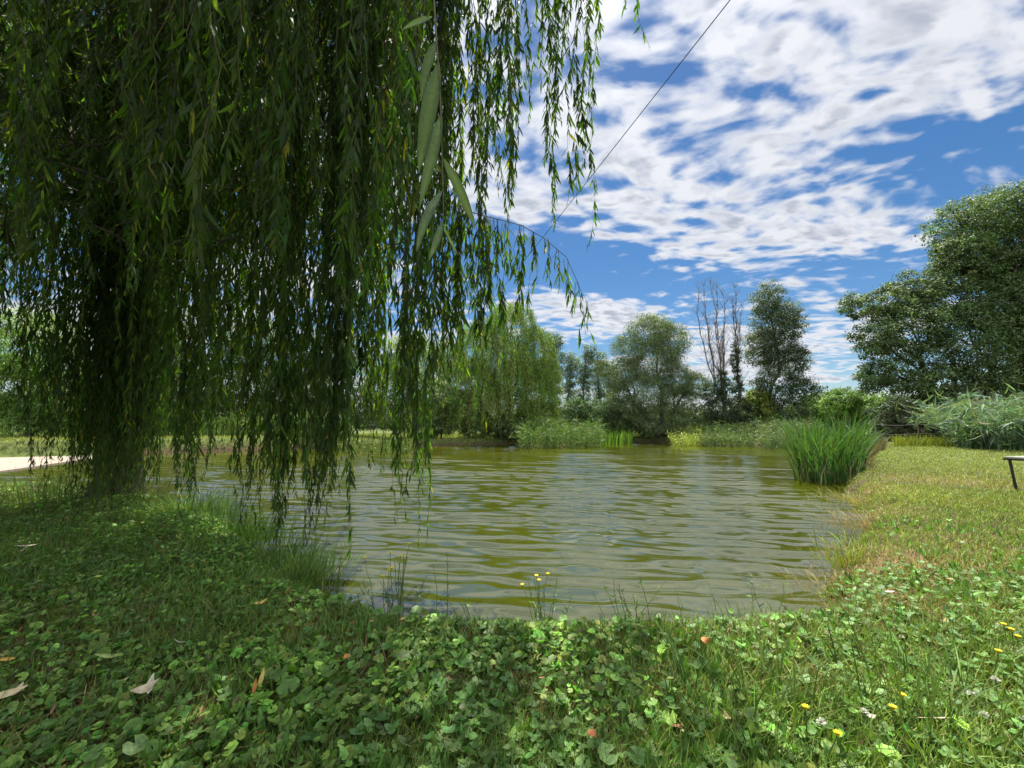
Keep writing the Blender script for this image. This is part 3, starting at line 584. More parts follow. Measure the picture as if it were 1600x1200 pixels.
    # a side branch reaching out over the water with its own strands
    P = np.array([at_d(*q) for q in [(640, 318, 3.7), (700, 322, 3.5), (760, 338, 3.4), (815, 352, 3.35), (850, 372, 3.3), (885, 402, 3.3), (902, 440, 3.3), (912, 490, 3.3), (915, 524, 3.3)]]); br.tube(P, np.linspace(.0045, .0015, 9), 5)
    P0 = at_d(640, 318, 3.7); connect(P0+[-.3, .3, 1.6]); br.tube(wander(P0+[-.3, .3, 1.6], P0, 6, .05), .008, 5)
    for (px, py, ye, n) in [(715, 322, 560, 5), (735, 330, 600, 5), (760, 338, 540, 6), (775, 342, 600, 5), (795, 348, 430, 4), (812, 352, 530, 4), (832, 362, 510, 3), (850, 372, 470, 2), (872, 390, 450, 2), (890, 405, 470, 2), (905, 440, 527, 2), (912, 470, 524, 2)]:
        for i in range(n):
            s = at_d(px+R.normal(0, 5), py, 3.35); e = at_d(px+R.normal(0, 7), py+(ye-py)*R.uniform(.5, 1), 3.35); strand(s, e[2], (e-s)[:2]+R.normal(0, .03, 2), dens=34)
    # fill behind: the rest of the curtain
    for i in range(225):
        px = R.uniform(-520, 690); d = R.uniform(2.6, 8.8) if px < 420 else R.uniform(3.0, 6.5)
        cap = np.interp(px, [-500, 0, 200, 400, 560, 640, 700], [620, 560, 570, 530, 470, 400, 300]); ye = cap-abs(R.normal(0, 175))
        bunch(px, d, max(60, ye), R.uniform(10, 34), R.integers(3, 6), spread_end=.6)
    for i in range(70):           # added out of view for shade, over and behind the viewer's left shoulder
        x, y = R.uniform(-8, -.9), R.uniform(-1.0, 2.2)
        if math.hypot(x, y) < 1.5: continue
        z = float(dome(x, y, tx, ty)); z = min(z, 7.5); p = np.array([x, y, z]); connect(p)
        for k in range(5): strand(p+rnd(1, .25)[0], max(z-R.uniform(1, 3.0), CAM_H+1.35*max(0, y)+.5), R.normal(0, .1, 2))
    for i in range(2300):          # short leafy side twigs inside the crown
        d = R.uniform(3.2, 9.5); px = R.uniform(-500, 600); py = R.uniform(-150, 380); p = at_d(px, py, d)
        if p[2] > float(dome(p[0], p[1], tx, ty)): continue
        e = p+norm(rnd(1))[0]*[1, 1, .45]*R.uniform(.5, 1.3); P = wander(p, e, 6, .12); br.tube(P, np.linspace(.010, .003, 6), 4)
        m = 46; t = R.random(m); q = np.stack([np.interp(t, np.linspace(0, 1, 6), P[:, j]) for j in range(3)], 1)
        leaves(lv, q, rnd(m, .6)+[0, 0, -.8], rnd(m), .085*np.exp(R.normal(0, .2, m)), .016, cvar(m, (.050, .082, .028), .25), .2)
    # nearer, larger-looking strands
    for (px, d, ye, n) in [(208, 1.9, 318, 3), (196, 2.0, 300, 2), (290, 1.75, 418, 3), (304, 1.9, 300, 2), (330, 2.1, 120, 3), (418, 2.1, 398, 3), (412, 2.3, 330, 2), (500, 2.3, 300, 3), (585, 2.0, 440, 3), (578, 2.2, 380, 3), (560, 2.5, 560, 3), (632, 1.9, 330, 2), (615, 2.3, 420, 3), (665, 2.4, 470, 3), (540, 2.6, 480, 4)]:
        bunch(px, d, ye, 5, n, spread_end=.12, up=CAM_H+1.12*d+.9, dens=42, leaf=.10)
    # top of the crown, seen from elsewhere and casting the shade
    m = 800; a = R.uniform(0, 6.28, m); rr = np.sqrt(R.random(m))*7.2; x = tx+rr*np.cos(a); y = ty+rr*np.sin(a); keep = ~((y < 4) & (x > -1.0)); x, y = x[keep], y[keep]; z = dome(x, y, tx, ty)+R.uniform(-.5, .35, len(x))
    px_, py_ = proj(x, y, z-1.); keep = (py_ < -20) | (px_ < 600) | (y < 0); x, y, z = x[keep], y[keep], z[keep]; k = 14
    p = np.repeat(np.stack([x, y, z], 1), k, 0); p = p+np.tile(np.linspace(0, .7, k), len(x))[:, None]*np.array([0, 0, -1.])+rnd(len(p), .05)
    leaves(lv, p, rnd(len(p), .5)+[0, 0, -1.], rnd(len(p)), .10, .017, cvar(len(p), (.062, .105, .030), .25), .15)
    m = 900; x = R.uniform(-9, .5, m); y = R.uniform(-6, -.3, m); z = np.minimum(dome(x, y, tx, ty), 7)-R.uniform(0, 2.5, m); p = np.repeat(np.stack([x, y, np.maximum(z, 3.2)], 1), 30, 0)+rnd(m*30, .22)  # unseen leaf clusters added behind the viewer to cut frontal light
    leaves(lv, p, rnd(len(p), .5)+[0, 0, -1.], rnd(len(p)), .13, .03, cvar(len(p), (.062, .105, .030), .25), .15)
    m = 520; x = R.uniform(-10, -.6, m); y = -2.4-R.random(m)*3.2; zt = np.full(m, 6.2); q = 60; t = np.tile(np.linspace(0, 1, q), m)
    p = np.repeat(np.stack([x, y, zt], 1), q, 0)+rnd(m*q, .10); p[:, 2] -= t*np.repeat(R.uniform(3.0, 5.2, m), q)      # unseen curtain added behind the viewer to block low sky light
    leaves(lv, p, rnd(len(p), .4)+[0, 0, -1.], rnd(len(p)), .12, .026, cvar(len(p), (.048, .086, .020), .25), .15)
    tw.build('twigs', M_twig, root); lv.build('foliage', M_leaf, root); br.build('branch', M_bark, root)
    # one spray hanging right before the viewer
    d = .62; st = np.array([at_d(*q) for q in [(668, -120, d+.1), (676, -30, d+.04), (682, 60, d), (688, 150, d), (691, 250, d), (693, 330, d), (690, 392, d)]])
    m = MB(); m.tube(st, np.linspace(.0018, .0009, 7), 6, (1, 1, 1)); m.build('spray_stem', M_twig, root)
    for (bx, by, ex, ey, w, c) in [(676, 26, 627, 42, .27, 1.5), (686, 98, 648, 262, .20, .9), (690, 178, 650, 318, .17, 1.), (693, 248, 741, 355, .17, 1.15), (691, 298, 648, 386, .18, 1.25), (692, 346, 668, 404, .22, 1.4), (678, 0, 640, -70, .25, 1), (684, 60, 655, 150, .2, .8), (694, 355, 716, 400, .12, 1.3)]:
        p0 = at_d(bx, by, d); p1 = at_d(ex, ey, d-R.uniform(-.02, .04)); w *= .78; ax = p1-p0; L_ = np.linalg.norm(ax); ax /= L_
        sd = np.cross(ax, [0.15, 1, .1]); sd /= np.linalg.norm(sd); up = np.cross(sd, ax); K = 9; t = np.linspace(0, 1, K); wd = L_*w*.5*np.sin(np.pi*t**.8)**.8; wd[0] = L_*.004; wd[-1] = 0
        rows = [p0+ax*L_*q+up*L_*(.10*q*q)+sd*s*wq+up*abs(s)*wq*-.25 for q, wq in zip(t, wd) for s in (-1, 0, 1)]
        f = [(3*i+j, 3*i+j+1, 3*i+j+4, 3*i+j+3) for i in range(K-1) for j in (0, 1)]
        mm = MB(); rows = np.array(rows)+np.repeat((sd[None]*(L_*.05*R.uniform(-1, 1))*np.sin(t*math.pi)[:, None]), 3, 0); cc = np.tile(np.array([[.050, .080, .040], [.11, .15, .08], [.045, .072, .035]]), (K, 1))*c*np.repeat(np.exp(R.normal(0, .12, (K, 1))), 3, 0); mm.add(rows, None, f, cc); mm.build('near_leaf', M_near, root, smooth=True)
M_near = foliage_mat('near_willow_leaf', .22, .45, .35, (1.2, 1.4, .5), under=(.06, .105, .05), mottle=120)
willow()

# ------------------------------------------------------------------ ground cover
def scatter(n, xr, yr, dens):     # random ground points kept with probability dens(x, y)
    x = R.uniform(*xr, n); y = R.uniform(*yr, n); k = R.random(n) < dens(x, y); x, y = x[k], y[k]
    k = sdist(x, y, POND) > .04; x, y = x[k], y[k]; return x, y, gz(x, y)
def polar(n, r0, r1, a0, a1, power):   # density falls as 1 / r**power
    u = R.random(n); e = 2-power; r = (r0**e+(r1**e-r0**e)*u)**(1/e) if abs(e) > 1e-6 else r0*(r1/r0)**u; a = np.radians(R.uniform(a0, a1, n)); return r*np.sin(a), r*np.cos(a), r
def off_sand(x, y): return (sdist(x, y, POND) > .03) & (sdist(x, y, SAND) > .1)
def grass():
    mb = MB()
    x, y, r = polar(300000, 1.0, 9, -64, 62, 1.0); k = off_sand(x, y); x, y, r = x[k], y[k], r[k]
    iv = ivyness(x, y); k = R.random(len(x)) > iv*.62; x, y, r = x[k], y[k], r[k]; n = len(x); dr = dryness(x, y)
    h = (.05+.06*R.random(n))*(1+.5*fbm(x, y, 1.5, 61))*np.where(x > 1.5, .55+.45*sstep(3.5, 1.8, y), 1)
    g = cvar(n, (.125, .200, .040), .28, .10); tone = fbm(x, y, .9, 71)[:, None]; g = g*(.7+.6*tone); g *= 1+.35*sstep(1, 3, x)[:, None]*sstep(2, 3.5, y)[:, None]; g[:, 0] *= 1+.45*tone[:, 0]*sstep(.5, 2.5, x)  # patchy random tone; right lawn made lighter, sunlight put into the colour
    s = cvar(n, (.30, .235, .110), .25, .08); rd = cvar(n, (.27, .20, .105), .25, .08); redk = np.exp(-((x-G(1360, 880, 1)[0])**2+(y-G(1360, 880, 1)[1])**2)/.7)[:, None]; s = s*(1-redk)+rd*redk
    isdry = (R.random(n) < dr*.92+.10+.14*(x < .3))[:, None]; col = np.where(isdry, s, g); lean = np.where(isdry[:, 0], 1.3, .75)
    blades(mb, np.stack([x, y, gz(x, y)-.005], 1), R.normal(size=(n, 2))+[.4, 0], h*np.where(isdry[:, 0], .75, 1), (.0036+.0006*r), np.abs(R.normal(.5, .3, n))*lean+.1, col, 3)
    # far lawn and banks
    x, y, r = polar(330000, 7, 46, -64, 60, 1.7); k = off_sand(x, y); x, y, r = x[k], y[k], r[k]; n = len(x); dr = dryness(x, y); far = sstep(12, 20, r)
    g = cvar(n, (.20, .25, .055), .15, .05); s = cvar(n, (.36, .30, .14), .14, .05); k_ = np.clip(dr*.8+R.normal(.12, .16, n), 0, 1)[:, None]; col = g*(1-k_)+s*k_
    blades(mb, np.stack([x, y, gz(x, y)-.005], 1), R.normal(size=(n, 2)), .05*np.exp(R.normal(0, .3, n))*(1+.9*far*sstep(2, -2, x)), .0012*r+.002, np.abs(R.normal(.6, .3, n)), col, 2)
    mb.build('grass', M_grass, kind='stuff', label='short green grass with dry straw patches covering the banks and lawn', cat='grass')
grass()
def round_leaves(mb, base, nrm, rad, col, lobes=7, dish=.25):
    n = len(base); nrm = norm(nrm); a0 = R.uniform(0, 6.28, n); ref = np.stack([np.cos(a0), np.sin(a0), 0*a0], 1); A = norm(np.cross(nrm, ref)); B = np.cross(nrm, A); rad = rad[:, None]
    K = 14; V = [base+0*nrm]; 
    for k in range(K):
        a = math.radians(18+324*k/(K-1)); w = (1.0 if k % 2 else .88)*(1-.12*abs(math.cos(a/2))**4); wob = R.normal(0, .05, (n, 1))
        V.append(base+rad*(A*math.cos(a)+B*math.sin(a))*w*(1+wob)+nrm*rad*(dish+R.normal(0, .07, (n, 1)))*(.9 if k % 2 else .7))
    V = np.stack(V, 1); i = (np.arange(n)*(K+1))[:, None]; f = np.concatenate([i+[0, k, k+1] for k in range(1, K)])
    c = np.repeat(col, K+1, 0).reshape(n, K+1, 3).copy(); c[:, 0] *= .75; mb.add(V, f, None, c.reshape(-1, 3))
def ivy():
    mb = MB(); x, y, r = polar(115000, 1.0, 11, -64, 45, .8); k = off_sand(x, y) & (R.random(len(x)) < ivyness(x, y)); x, y, r = x[k], y[k], r[k]; n = len(x); z = gz(x, y)
    h = .025+.055*R.random(n)*(.5+fbm(x, y, 2.5, 81)); big_ = fbm(x, y, 1.1, 83, 2); rad = .0118*np.exp(R.normal(0, .30, n))*(.6+1.0*big_)
    nrm = rnd(n, .42)+[-.12, -.15, 1.]; col = cvar(n, (.145, .25, .045), .36, .13)*(.8+.5*fbm(x, y, 1.6, 85)[:, None]); yl = (R.random(n) < .05)[:, None]; col = col*(1-yl)+cvar(n, (.17, .22, .035), .2)*yl
    P = np.stack([x, y, z+h], 1); round_leaves(mb, P, nrm, rad, col)
    k = R.random(n) < .5; m = int(k.sum()); foot = P[k]+rnd(m, .03)*[1, 1, 0]; foot[:, 2] = z[k]; ax = P[k]-foot; L = np.linalg.norm(ax, axis=1); leaves(mb, foot, ax, rnd(m), L, .004, cvar(m, (.10, .13, .04), .2), 0)
    mb.build('ground_ivy', M_ivy, kind='stuff', label='low carpet of round scalloped green leaves on the shaded near bank', cat='ground cover')
    # clover and small weed leaves in the grass
    mb = MB(); x, y, r = polar(52000, 1.0, 9, -60, 60, .9); k = off_sand(x, y) & (R.random(len(x)) < (.20+.6*sstep(.48, .62, fbm(x, y, 1.3, 91)))*(1-.92*sstep(2.4, 3.6, y)*sstep(.8, 1.6, x))*(1-.7*dryness(x, y))*(1-.5*ivyness(x, y))); x, y, r = x[k], y[k], r[k]; n = len(x); z = gz(x, y)+.02+.05*R.random(n)
    a = R.uniform(0, 6.28, n); col = cvar(n, (.105, .20, .05), .24, .08)
    for j in range(3):
        b = a+j*2.094; ax = np.stack([np.cos(b), np.sin(b), R.normal(.15, .25, n)], 1); sd_ = np.stack([-np.sin(b), np.cos(b), R.normal(0, .25, n)], 1)
        L = (.012+.012*R.random(n))*(1.3 if j else 1.5); leaves(mb, np.stack([x, y, z], 1), ax, sd_, L, L*.85, col, .1)
    mb.build('clover', M_ivy, kind='stuff', label='small clover leaves scattered through the grass', cat='ground cover')
    # lance-shaped weed leaves
    mb = MB(); x, y, r = polar(9000, 1.0, 6, -60, 60, .8); k = off_sand(x, y) & (R.random(len(x)) < (.65-.6*dryness(x, y))*(1-.8*sstep(2.4, 3.4, y)*sstep(1., 1.8, x))); x, y = x[k], y[k]; n = len(x); z = gz(x, y)+.01
    a = R.uniform(0, 6.28, n); m = 5; i = np.repeat(np.arange(n), m); b = a[i]+np.tile(np.arange(m)*1.256, n)+R.normal(0, .3, n*m); ax = np.stack([np.cos(b), np.sin(b), R.uniform(.3, 1.3, n*m)], 1)
    L = .035+.05*R.random(n*m); leaves(mb, np.stack([x, y, z], 1)[i], ax, np.stack([-np.sin(b), np.cos(b), 0*b], 1)+rnd(n*m, .2), L, L*.28, cvar(n*m, (.10, .195, .045), .25, .08), .35)
    mb.build('weeds', M_ivy, kind='stuff', label='narrow leaved green weeds between the grass blades', cat='weeds')
    # litter of dry willow leaves and straws
    mb = MB(); x, y, r = polar(5200, 1.0, 9, -62, 45, .9); k = off_sand(x, y) & (R.random(len(x)) < .25+.75*sstep(1.5, -.5, x)); x, y = x[k], y[k]; n = len(x); a = R.uniform(0, 6.28, n); L = .02+.03*R.random(n)
    ax = np.stack([np.cos(a), np.sin(a), R.normal(0, .25, n)], 1); st = R.random(n) < .35; col = np.where((R.random(n) < .5)[:, None], cvar(n, (.36, .29, .15), .3), cvar(n, (.20, .12, .055), .3))
    leaves(mb, np.stack([x, y, gz(x, y)+.015+.05*R.random(n)], 1), ax, rnd(n, .4)+[0, 0, .2], np.where(st, L*2.4, L), np.where(st, .0025, L*.26), col, R.uniform(-.3, .5, n)); mb.build('leaf_litter', M_straw, kind='stuff', label='small dry brown leaves and straws lying among the green ground cover', cat='leaf litter')
ivy()

# taller tufts along the near shore
def tuft(px, py, n, h, w, col, label, rad=.12, bend=.8, name='grass_tuft', group='grass tufts on the near shore'):
    p = at_h(px, py, .15); g = float(max(gz(p[0], p[1]), -.03)); root = empty(name, (p[0], p[1], g), label=label, cat='grass tuft', group=group); q = R.normal(0, rad, (n, 2)); P = np.concatenate([q+p, np.full((n, 1), g-.02)], 1)
    m = MB(); blades(m, P, q*3+R.normal(0, .5, (n, 2)), h*np.exp(R.normal(0, .3, n)), w, np.abs(R.normal(.5, .3, n))*bend+.05, cvar(n, col, .25, .08), 4); m.build('blades', M_grass, root); return root
tuft(300, 806, 650, .27, .008, (.11, .20, .04), 'dense tuft of long grass in shade left of the third long strand bundle', .22)
tuft(365, 835, 650, .27, .008, (.10, .19, .04), 'tuft of long arching grass under the strand bundle at the near shore', .2)
tuft(440, 862, 600, .27, .007, (.10, .18, .04), 'dark green grass tuft where the bank meets the water below the strands', .16)
tuft(475, 885, 450, .26, .007, (.12, .20, .045), 'small grass tuft at the corner of the near shore', .12)
tuft(80, 790, 240, .34, .009, (.11, .16, .045), 'light grass tuft before the pale sand flat', .3)
tuft(190, 790, 220, .30, .008, (.10, .12, .05), 'brownish grass tuft at the foot of the thickest strand bundle', .25)
tuft(1335, 868, 130, .14, .008, (.20, .28, .03), 'bright yellow green leafy tuft at the water edge on the right bank', .10, 1.)
tuft(1345, 842, 130, .13, .009, (.17, .25, .035), 'small light green tuft above the bright one on the right bank', .12, 1.)
tuft(1312, 892, 420, .075, .0035, (.28, .22, .12), 'reddish dry grass hanging over the water at the near end of the right bank', .16, 1.6)
tuft(1352, 866, 420, .07, .0035, (.30, .21, .11), 'dry tan grass overhanging the bank just beyond the reddish tuft', .16, 1.6)
tuft(1358, 806, 520, .13, .005, (.28, .22, .12), 'shaggy dry grass on the undercut corner of the right bank', .24, 1.5)
tuft(1350, 775, 420, .13, .006, (.30, .27, .12), 'pale dry grass between the cattails and the undercut corner', .25, 1.5)
tuft(1225, 955, 150, .15, .007, (.09, .15, .03), 'dark green tuft where near bank and right bank meet', .16)
tuft(1185, 1130, 200, .19, .007, (.09, .15, .035), 'tall green grass tuft in the foreground below the dry patch', .14)
tuft(1440, 1150, 200, .20, .008, (.09, .15, .035), 'tall green grass tuft in the foreground under the yellow flowers', .14)
tuft(580, 1085, 160, .10, .003, (.28, .22, .11), 'small patch of dry reddish straw between round leaves', .08, 1.3)
tuft(470, 985, 170, .11, .0035, (.20, .19, .08), 'small patch of dry grass beside the curled yellow leaf', .12, 1.3)

# flowering weeds
M_yel = foliage_mat('yellow_petal', .2, .5, .2, (1, 1, .6)); M_wht = foliage_mat('white_petal', .2, .6, .2, (1, 1, 1))
def weed(px, py_top, dist, nst, label, heads=None, name='flowering_weed', col=(.15, .20, .08)):
    """thin stalks rising from the bank; heads: pixel places of yellow flowers"""
    dist = dist*(.80 if dist < 4 else 1); e = at_d(px, py_top, dist); g = float(gz(e[0], e[1])); root = empty(name, (e[0], e[1], g), label=label, cat='wild flower' if heads else 'weed', group='thin weeds at the near shore'); m = MB(); H = e[2]-g
    lf = MB()
    for i in range(nst):
        q = e+rnd(1, .06)[0]*[1.3, 1, 0]; q[2] = g+H*R.uniform(.6, 1.); P = wander([e[0]+R.normal(0, .03), e[1], g-.01], q, 7, .05); m.tube(P, np.linspace(.0022, .0012, 7), 4, col)
        k = 14; t = R.uniform(.15, 1, k); p = np.stack([np.interp(t, np.linspace(0, 1, 7), P[:, j]) for j in range(3)], 1); leaves(lf, p, rnd(k, .7)+[0, 0, .7], rnd(k), R.uniform(.015, .04, k), .006, cvar(k, (.13, .21, .07), .2), .2)
    for (hx, hy) in heads or []:
        h = at_d(hx, hy, dist); m.tube(wander([e[0]+R.normal(0, .03), e[1], g], h, 7, .04), np.linspace(.0022, .0012, 7), 4, col)
        f = MB(); flower(f, h); f.build('flower_head', M_yel, root)
    m.build('stalk', M_fol, root); lf.build('leaves', M_ivy, root)
def flower(f, h, r=.013, col=(.75, .58, .02), k=12):
    a = np.linspace(0, 6.28, k, endpoint=False)+R.random(); ax = np.stack([np.cos(a), np.sin(a), .35+0*a], 1); tilt = np.array([R.normal(0, .3), -.5, .3]); ax = ax+tilt*.3
    leaves(f, np.repeat(h[None], k, 0), ax, np.stack([-np.sin(a), np.cos(a), 0*a], 1), r, r*.45, cvar(k, col, .08, .03), .1); b = MB
    f.tube([h-[0, 0, .006], h+[0, 0, .003]], [.003, .005], 8, np.array(col)*.7)
weed(625, 860, 2.95, 6, 'thin weed with a cluster of small yellow flowers before the water, below the longest strand', [(626, 869), (636, 871), (610, 864), (640, 850)])
weed(600, 885, 2.9, 5, 'low yellow flowered weed at the water edge, nearest the corner of the shore', [(598, 901), (608, 892), (570, 872), (612, 888)])
weed(845, 890, 2.75, 8, 'bushy weed with yellow flowers at the middle of the near shore', [(842, 907), (816, 914), (838, 900), (856, 897)])
weed(695, 858, 2.85, 2, 'single tall thin seed stalk standing over the water between the yellow flowers', None, 'seed_stalk')
weed(740, 905, 2.8, 3, 'short pair of seed stalks just left of the bushy yellow weed', None, 'seed_stalk')
weed(988, 868, 2.75, 3, 'tall seed stalk standing over the water right of the bushy yellow weed', None, 'seed_stalk')
weed(1010, 898, 2.75, 5, 'reddish branching seed stalks on the near shore', None, 'seed_stalk', (.16, .09, .05))
weed(970, 905, 2.75, 3, 'thin branching stalks close beside the reddish seed stalks', None, 'seed_stalk')
weed(1195, 895, 2.85, 3, 'thin stalk near the corner of near bank and dry bank', None, 'seed_stalk')
weed(1320, 790, 4.6, 3, 'straw coloured stalk over the water at the right bank', None, 'seed_stalk', (.25, .2, .1))

# single small flowers and fallen leaves in the foreground
def dandelion(px, py, i, label):
    p = at_h(px, py, .33); g = float(gz(p[0], p[1])); h = np.array([p[0], p[1], .33]); root = empty('yellow_flower', (p[0], p[1], g), label=label, cat='flower', group='yellow flowers in the grass')
    m = MB(); m.tube(wander([p[0]+R.normal(0, .02), p[1]+.01, g-.01], h, 6, .05), .0016, 5, (.10, .15, .05)); m.build('stalk', M_fol, root); f = MB(); flower(f, h, .013); flower(f, h+[0, 0, .002], .009); f.build('flower_head', M_yel, root)
for i, (px, py, lb) in enumerate([(1410, 1087, 'yellow flower in the foreground grass, just above a second brighter one'), (1395, 1106, 'brightest yellow flower in the foreground grass, tilted sideways'), (1259, 1106, 'lone yellow flower bud at the middle right of the foreground grass'), (1309, 1147, 'yellow flower closest to the bottom edge of the picture'),
                                  (1568, 976, 'yellow flower farthest back of the three near the right edge'), (1580, 984, 'wide open yellow flower in the middle of the three near the right edge'), (1590, 995, 'lowest yellow flower of the three near the right edge'), (1560, 1018, 'small pale yellow flower just below the three near the right edge')]): dandelion(px, py, i, lb)
def clover_head(px, py, label):
    p = at_h(px, py, .28); g = float(gz(p[0], p[1])); root = empty('clover_flower', (p[0], p[1], g), label=label, cat='flower', group='white clover flowers in the grass')
    m = MB(); m.tube(wander([p[0], p[1], g-.01], [p[0], p[1], .28], 5, .06), .0016, 5, (.10, .15, .05)); m.build('stalk', M_fol, root); f = MB(); k = 46; u = norm(rnd(k)); u[:, 2] = np.abs(u[:, 2])*.9-.15
    leaves(f, np.repeat(np.array([[p[0], p[1], .28]]), k, 0), u, rnd(k), .014, .0045, cvar(k, (.62, .62, .52), .1, .04), .1); f.build('flower_head', M_wht, root)
for px, py, lb in [(1517, 1084, 'white clover flower right of the yellow flower pair'), (1556, 1062, 'white clover flower farthest back near the right edge'), (1283, 1128, 'white clover flower above the lowest yellow flower'), (1537, 1117, 'white clover flower lowest of those near the right edge'), (1350, 1112, 'faded white clover flower left of the brightest yellow flower')]: clover_head(px, py, lb)

M_dry = noise_mat('dry_leaf', (.75, .7, .65), (1.1, 1.1, 1.1), 60, .7, .2, attr=True)
def dry_leaf(px, py, L, W, ang, col, label, tilt=.2, curl=.4, h=.27, name='fallen_leaf', stand=0.):
    L *= .66; W *= .75; p = at_h(px, py, h); root_z = h; K = 9; t = np.linspace(0, 1, K); ax = np.array([math.cos(ang)*math.cos(stand), math.sin(ang)*math.cos(stand), math.sin(stand)]); sd_ = np.array([-math.sin(ang), math.cos(ang), tilt]); sd_ /= np.linalg.norm(sd_); up = np.cross(ax, sd_)
    wd = W*.5*np.sin(np.pi*t**.85)**.8; wd[0] = wd[-1] = .0006; rows = []
    for q, w in zip(t, wd):
        c = np.array([p[0], p[1], root_z])+ax*L*(q-.5)+up*L*curl*(q-.5)**2*1.6; tw_ = curl*2.2*(q-.4)
        s2 = sd_*math.cos(tw_)+up*math.sin(tw_); u2 = np.cross(ax, s2)
        rows += [c-s2*w+u2*w*.35, c, c+s2*w+u2*w*.35]
    f = [(3*i+j, 3*i+j+1, 3*i+j+4, 3*i+j+3) for i in range(K-1) for j in (0, 1)]
    m = MB(); m.add(rows, None, f, col); o = m.build(name, M_dry, smooth=True, label=label, cat='leaf', group='fallen leaves on the near bank')
    sm = o.modifiers.new('thick', 'SOLIDIFY'); sm.thickness = .0008
pale = (.62, .52, .36); yell = (.55, .42, .10); org = (.42, .17, .05)
dry_leaf(222, 1078, .13, .035, 1.1, pale, 'pale curled dry leaf at lower left with two twisted lobes', .8, .9)
dry_leaf(234, 1070, .10, .030, 2.0, (.66, .58, .44), 'smaller pale leaf standing up against the pale curled one', .5, .5, stand=.7)
dry_leaf(8, 1086, .15, .035, .9, (.64, .54, .32), 'pale yellow narrow leaf cut by the left edge', .5, .3)
dry_leaf(28, 1078, .07, .022, 1.8, (.58, .46, .30), 'small tan leaf beside the pale yellow leaf at the left edge', .4, .4, stand=.5)
dry_leaf(32, 862, .20, .022, 2.3, (.60, .55, .45), 'long twisted pale leaf on the shaded bank, upper left', .9, 1.1)
dry_leaf(42, 853, .22, .020, .3, (.62, .56, .42), 'straight pale dry strip above the twisted pale leaf', .3, .2)
dry_leaf(409, 1060, .10, .022, 1.5, (.60, .50, .14), 'upright narrow yellow leaf in the middle of the round leaves', .1, .2, stand=1.1)
dry_leaf(398, 1073, .07, .018, 1.9, org, 'small rust brown leaf right beside the upright yellow leaf', .1, .5, stand=.8)
dry_leaf(404, 943, .12, .026, .8, yell, 'bent yellow willow leaf on the round leaves below the strands', .4, .6)
dry_leaf(540, 1026, .06, .028, .1, (.60, .30, .08), 'small orange leaf in the shade between round leaves', .3, .3)
dry_leaf(10, 1031, .10, .026, .1, (.55, .36, .08), 'orange yellow leaf lying flat at the left edge', .2, .2)
dry_leaf(172, 1026, .17, .026, .05, (.28, .36, .12), 'long pale green fallen willow leaf', .3, .3)
dry_leaf(280, 1004, .11, .02, 2.8, (.52, .50, .36), 'thin pale leaf lying above the pale curled one', .3, .3)
dry_leaf(1100, 1002, .085, .04, .2, (.45, .20, .07), 'orange brown curled leaf in the grass at the middle', .6, .9)
dry_leaf(925, 1148, .05, .035, .9, (.40, .16, .06), 'small red brown leaf near the bottom edge', .3, .4)
dry_leaf(1360, 1120, .05, .02, 0, (.5, .45, .35), 'tiny beige leaf among the yellow flowers', .3, .4)
dry_leaf(1470, 1122, .22, .006, .02, (.55, .48, .30), 'thin straight straw lying in the grass right of the yellow flowers', .1, .05)
dry_leaf(1390, 925, .09, .018, .05, (.50, .45, .36), 'pale leaf on the dry patch by the right bank', .3, .2)
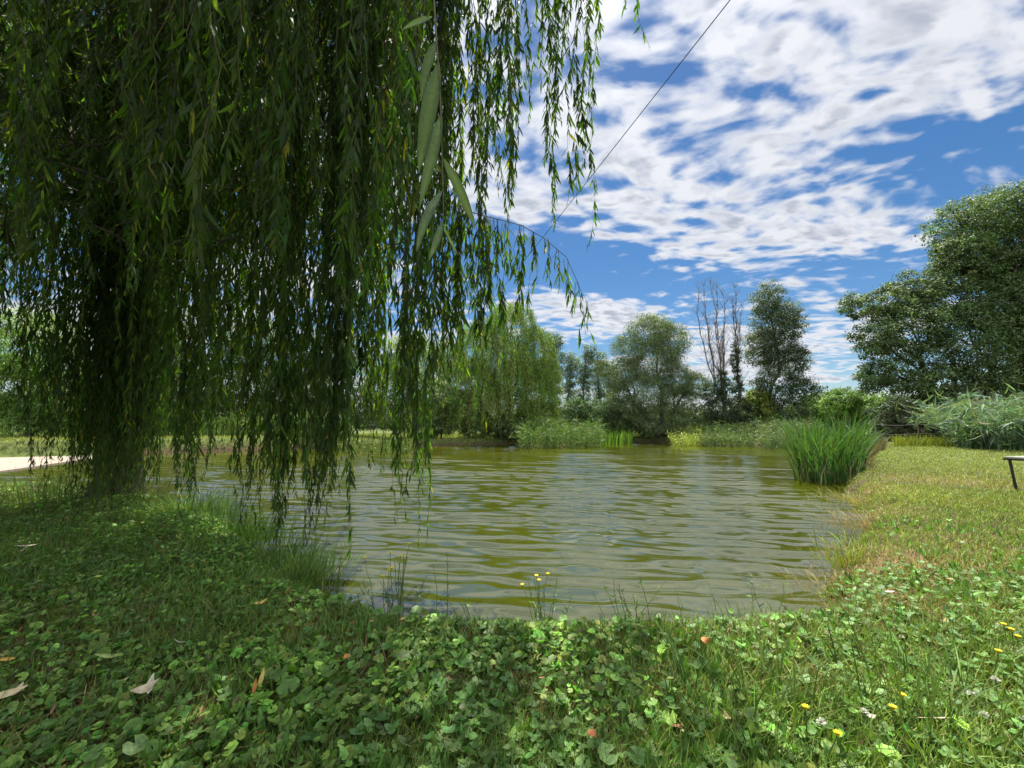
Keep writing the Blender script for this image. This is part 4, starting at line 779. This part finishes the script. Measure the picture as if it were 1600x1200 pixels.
def broad_plant(px, py, spec, label, mat=None):
    p = at_h(px, py, .26); g = float(gz(p[0], p[1])); root = empty('broadleaf_weed', (p[0], p[1], g), label=label, cat='weed', group='large leaved weeds in the foreground')
    for (dx, dy, dz, r, kind) in spec:
        c = np.array([[p[0]+dx, p[1]+dy, g+dz]]); r *= .62; m = MB(); col = cvar(1, (.12, .22, .05), .12, .05)
        if kind == 0: round_leaves(m, c, np.array([[R.normal(0, .2), -.35, 1.]]), np.array([r]), col, dish=.12)
        else: leaves(m, c, np.array([[dx*2, dy*2, .55]]), np.array([[1., .2, 0]]), r*2.6, r*1.1, col, .35)
        m.tube([[p[0], p[1], g-.01], [p[0]+dx*.5, p[1]+dy*.5, g+dz*.7], c[0]], .0022, 5, (.1, .16, .05)); m.build('leaf', M_ivy, root)
broad_plant(450, 1090, [(0, 0, .10, .060, 0), (.07, -.02, .09, .055, 0), (-.06, .05, .12, .050, 0), (.10, .08, .11, .048, 0), (.15, -.03, .08, .045, 0)], 'weed with the largest round leaves in the lower left')
broad_plant(950, 1180, [(0, 0, .07, .050, 0), (.08, .01, .06, .045, 0), (-.07, -.02, .06, .04, 0)], 'large lobed green leaves at the bottom edge, middle')
broad_plant(1082, 1080, [(0, .02, .04, .030, 1), (.03, -.01, .04, .02, 1), (-.04, 0, .04, .02, 1)], 'single upright broad dock leaf in the foreground grass')
broad_plant(1295, 1185, [(0, 0, .06, .028, 1), (-.04, .02, .05, .026, 1), (.04, .02, .05, .026, 1)], 'blue green broad leaves below the lowest yellow flower')
broad_plant(150, 1180, [(0, 0, .08, .045, 0), (.08, .03, .08, .05, 0), (-.08, .02, .07, .04, 0), (.02, .09, .09, .04, 0)], 'cluster of fresh green round leaves at the bottom left')
broad_plant(620, 960, [(0, 0, .10, .05, 0), (.09, .02, .09, .05, 0), (-.09, .01, .09, .045, 0)], 'round leaved plant closest to the corner of the water')

# bare twigs lying on the shaded bank
tp = at_h(170, 772, .2); root = empty('fallen_branch', (tp[0], tp[1], .2), label='pale bare fallen branch lying at the foot of the thickest strand bundle', cat='branch'); m = MB()
for (a, b, c, d) in [(118, 775, 180, 765), (150, 768, 172, 752), (172, 770, 196, 778), (180, 766, 205, 750), (160, 775, 150, 756)]:
    p = at_d(a, b, tp[1]-.3); q = at_d(c, d, tp[1]-.4); m.tube(wander(p, q, 8, .08, .1), np.linspace(.014, .005, 8), 6)
m.build('stem', M_dead, root, smooth=True)
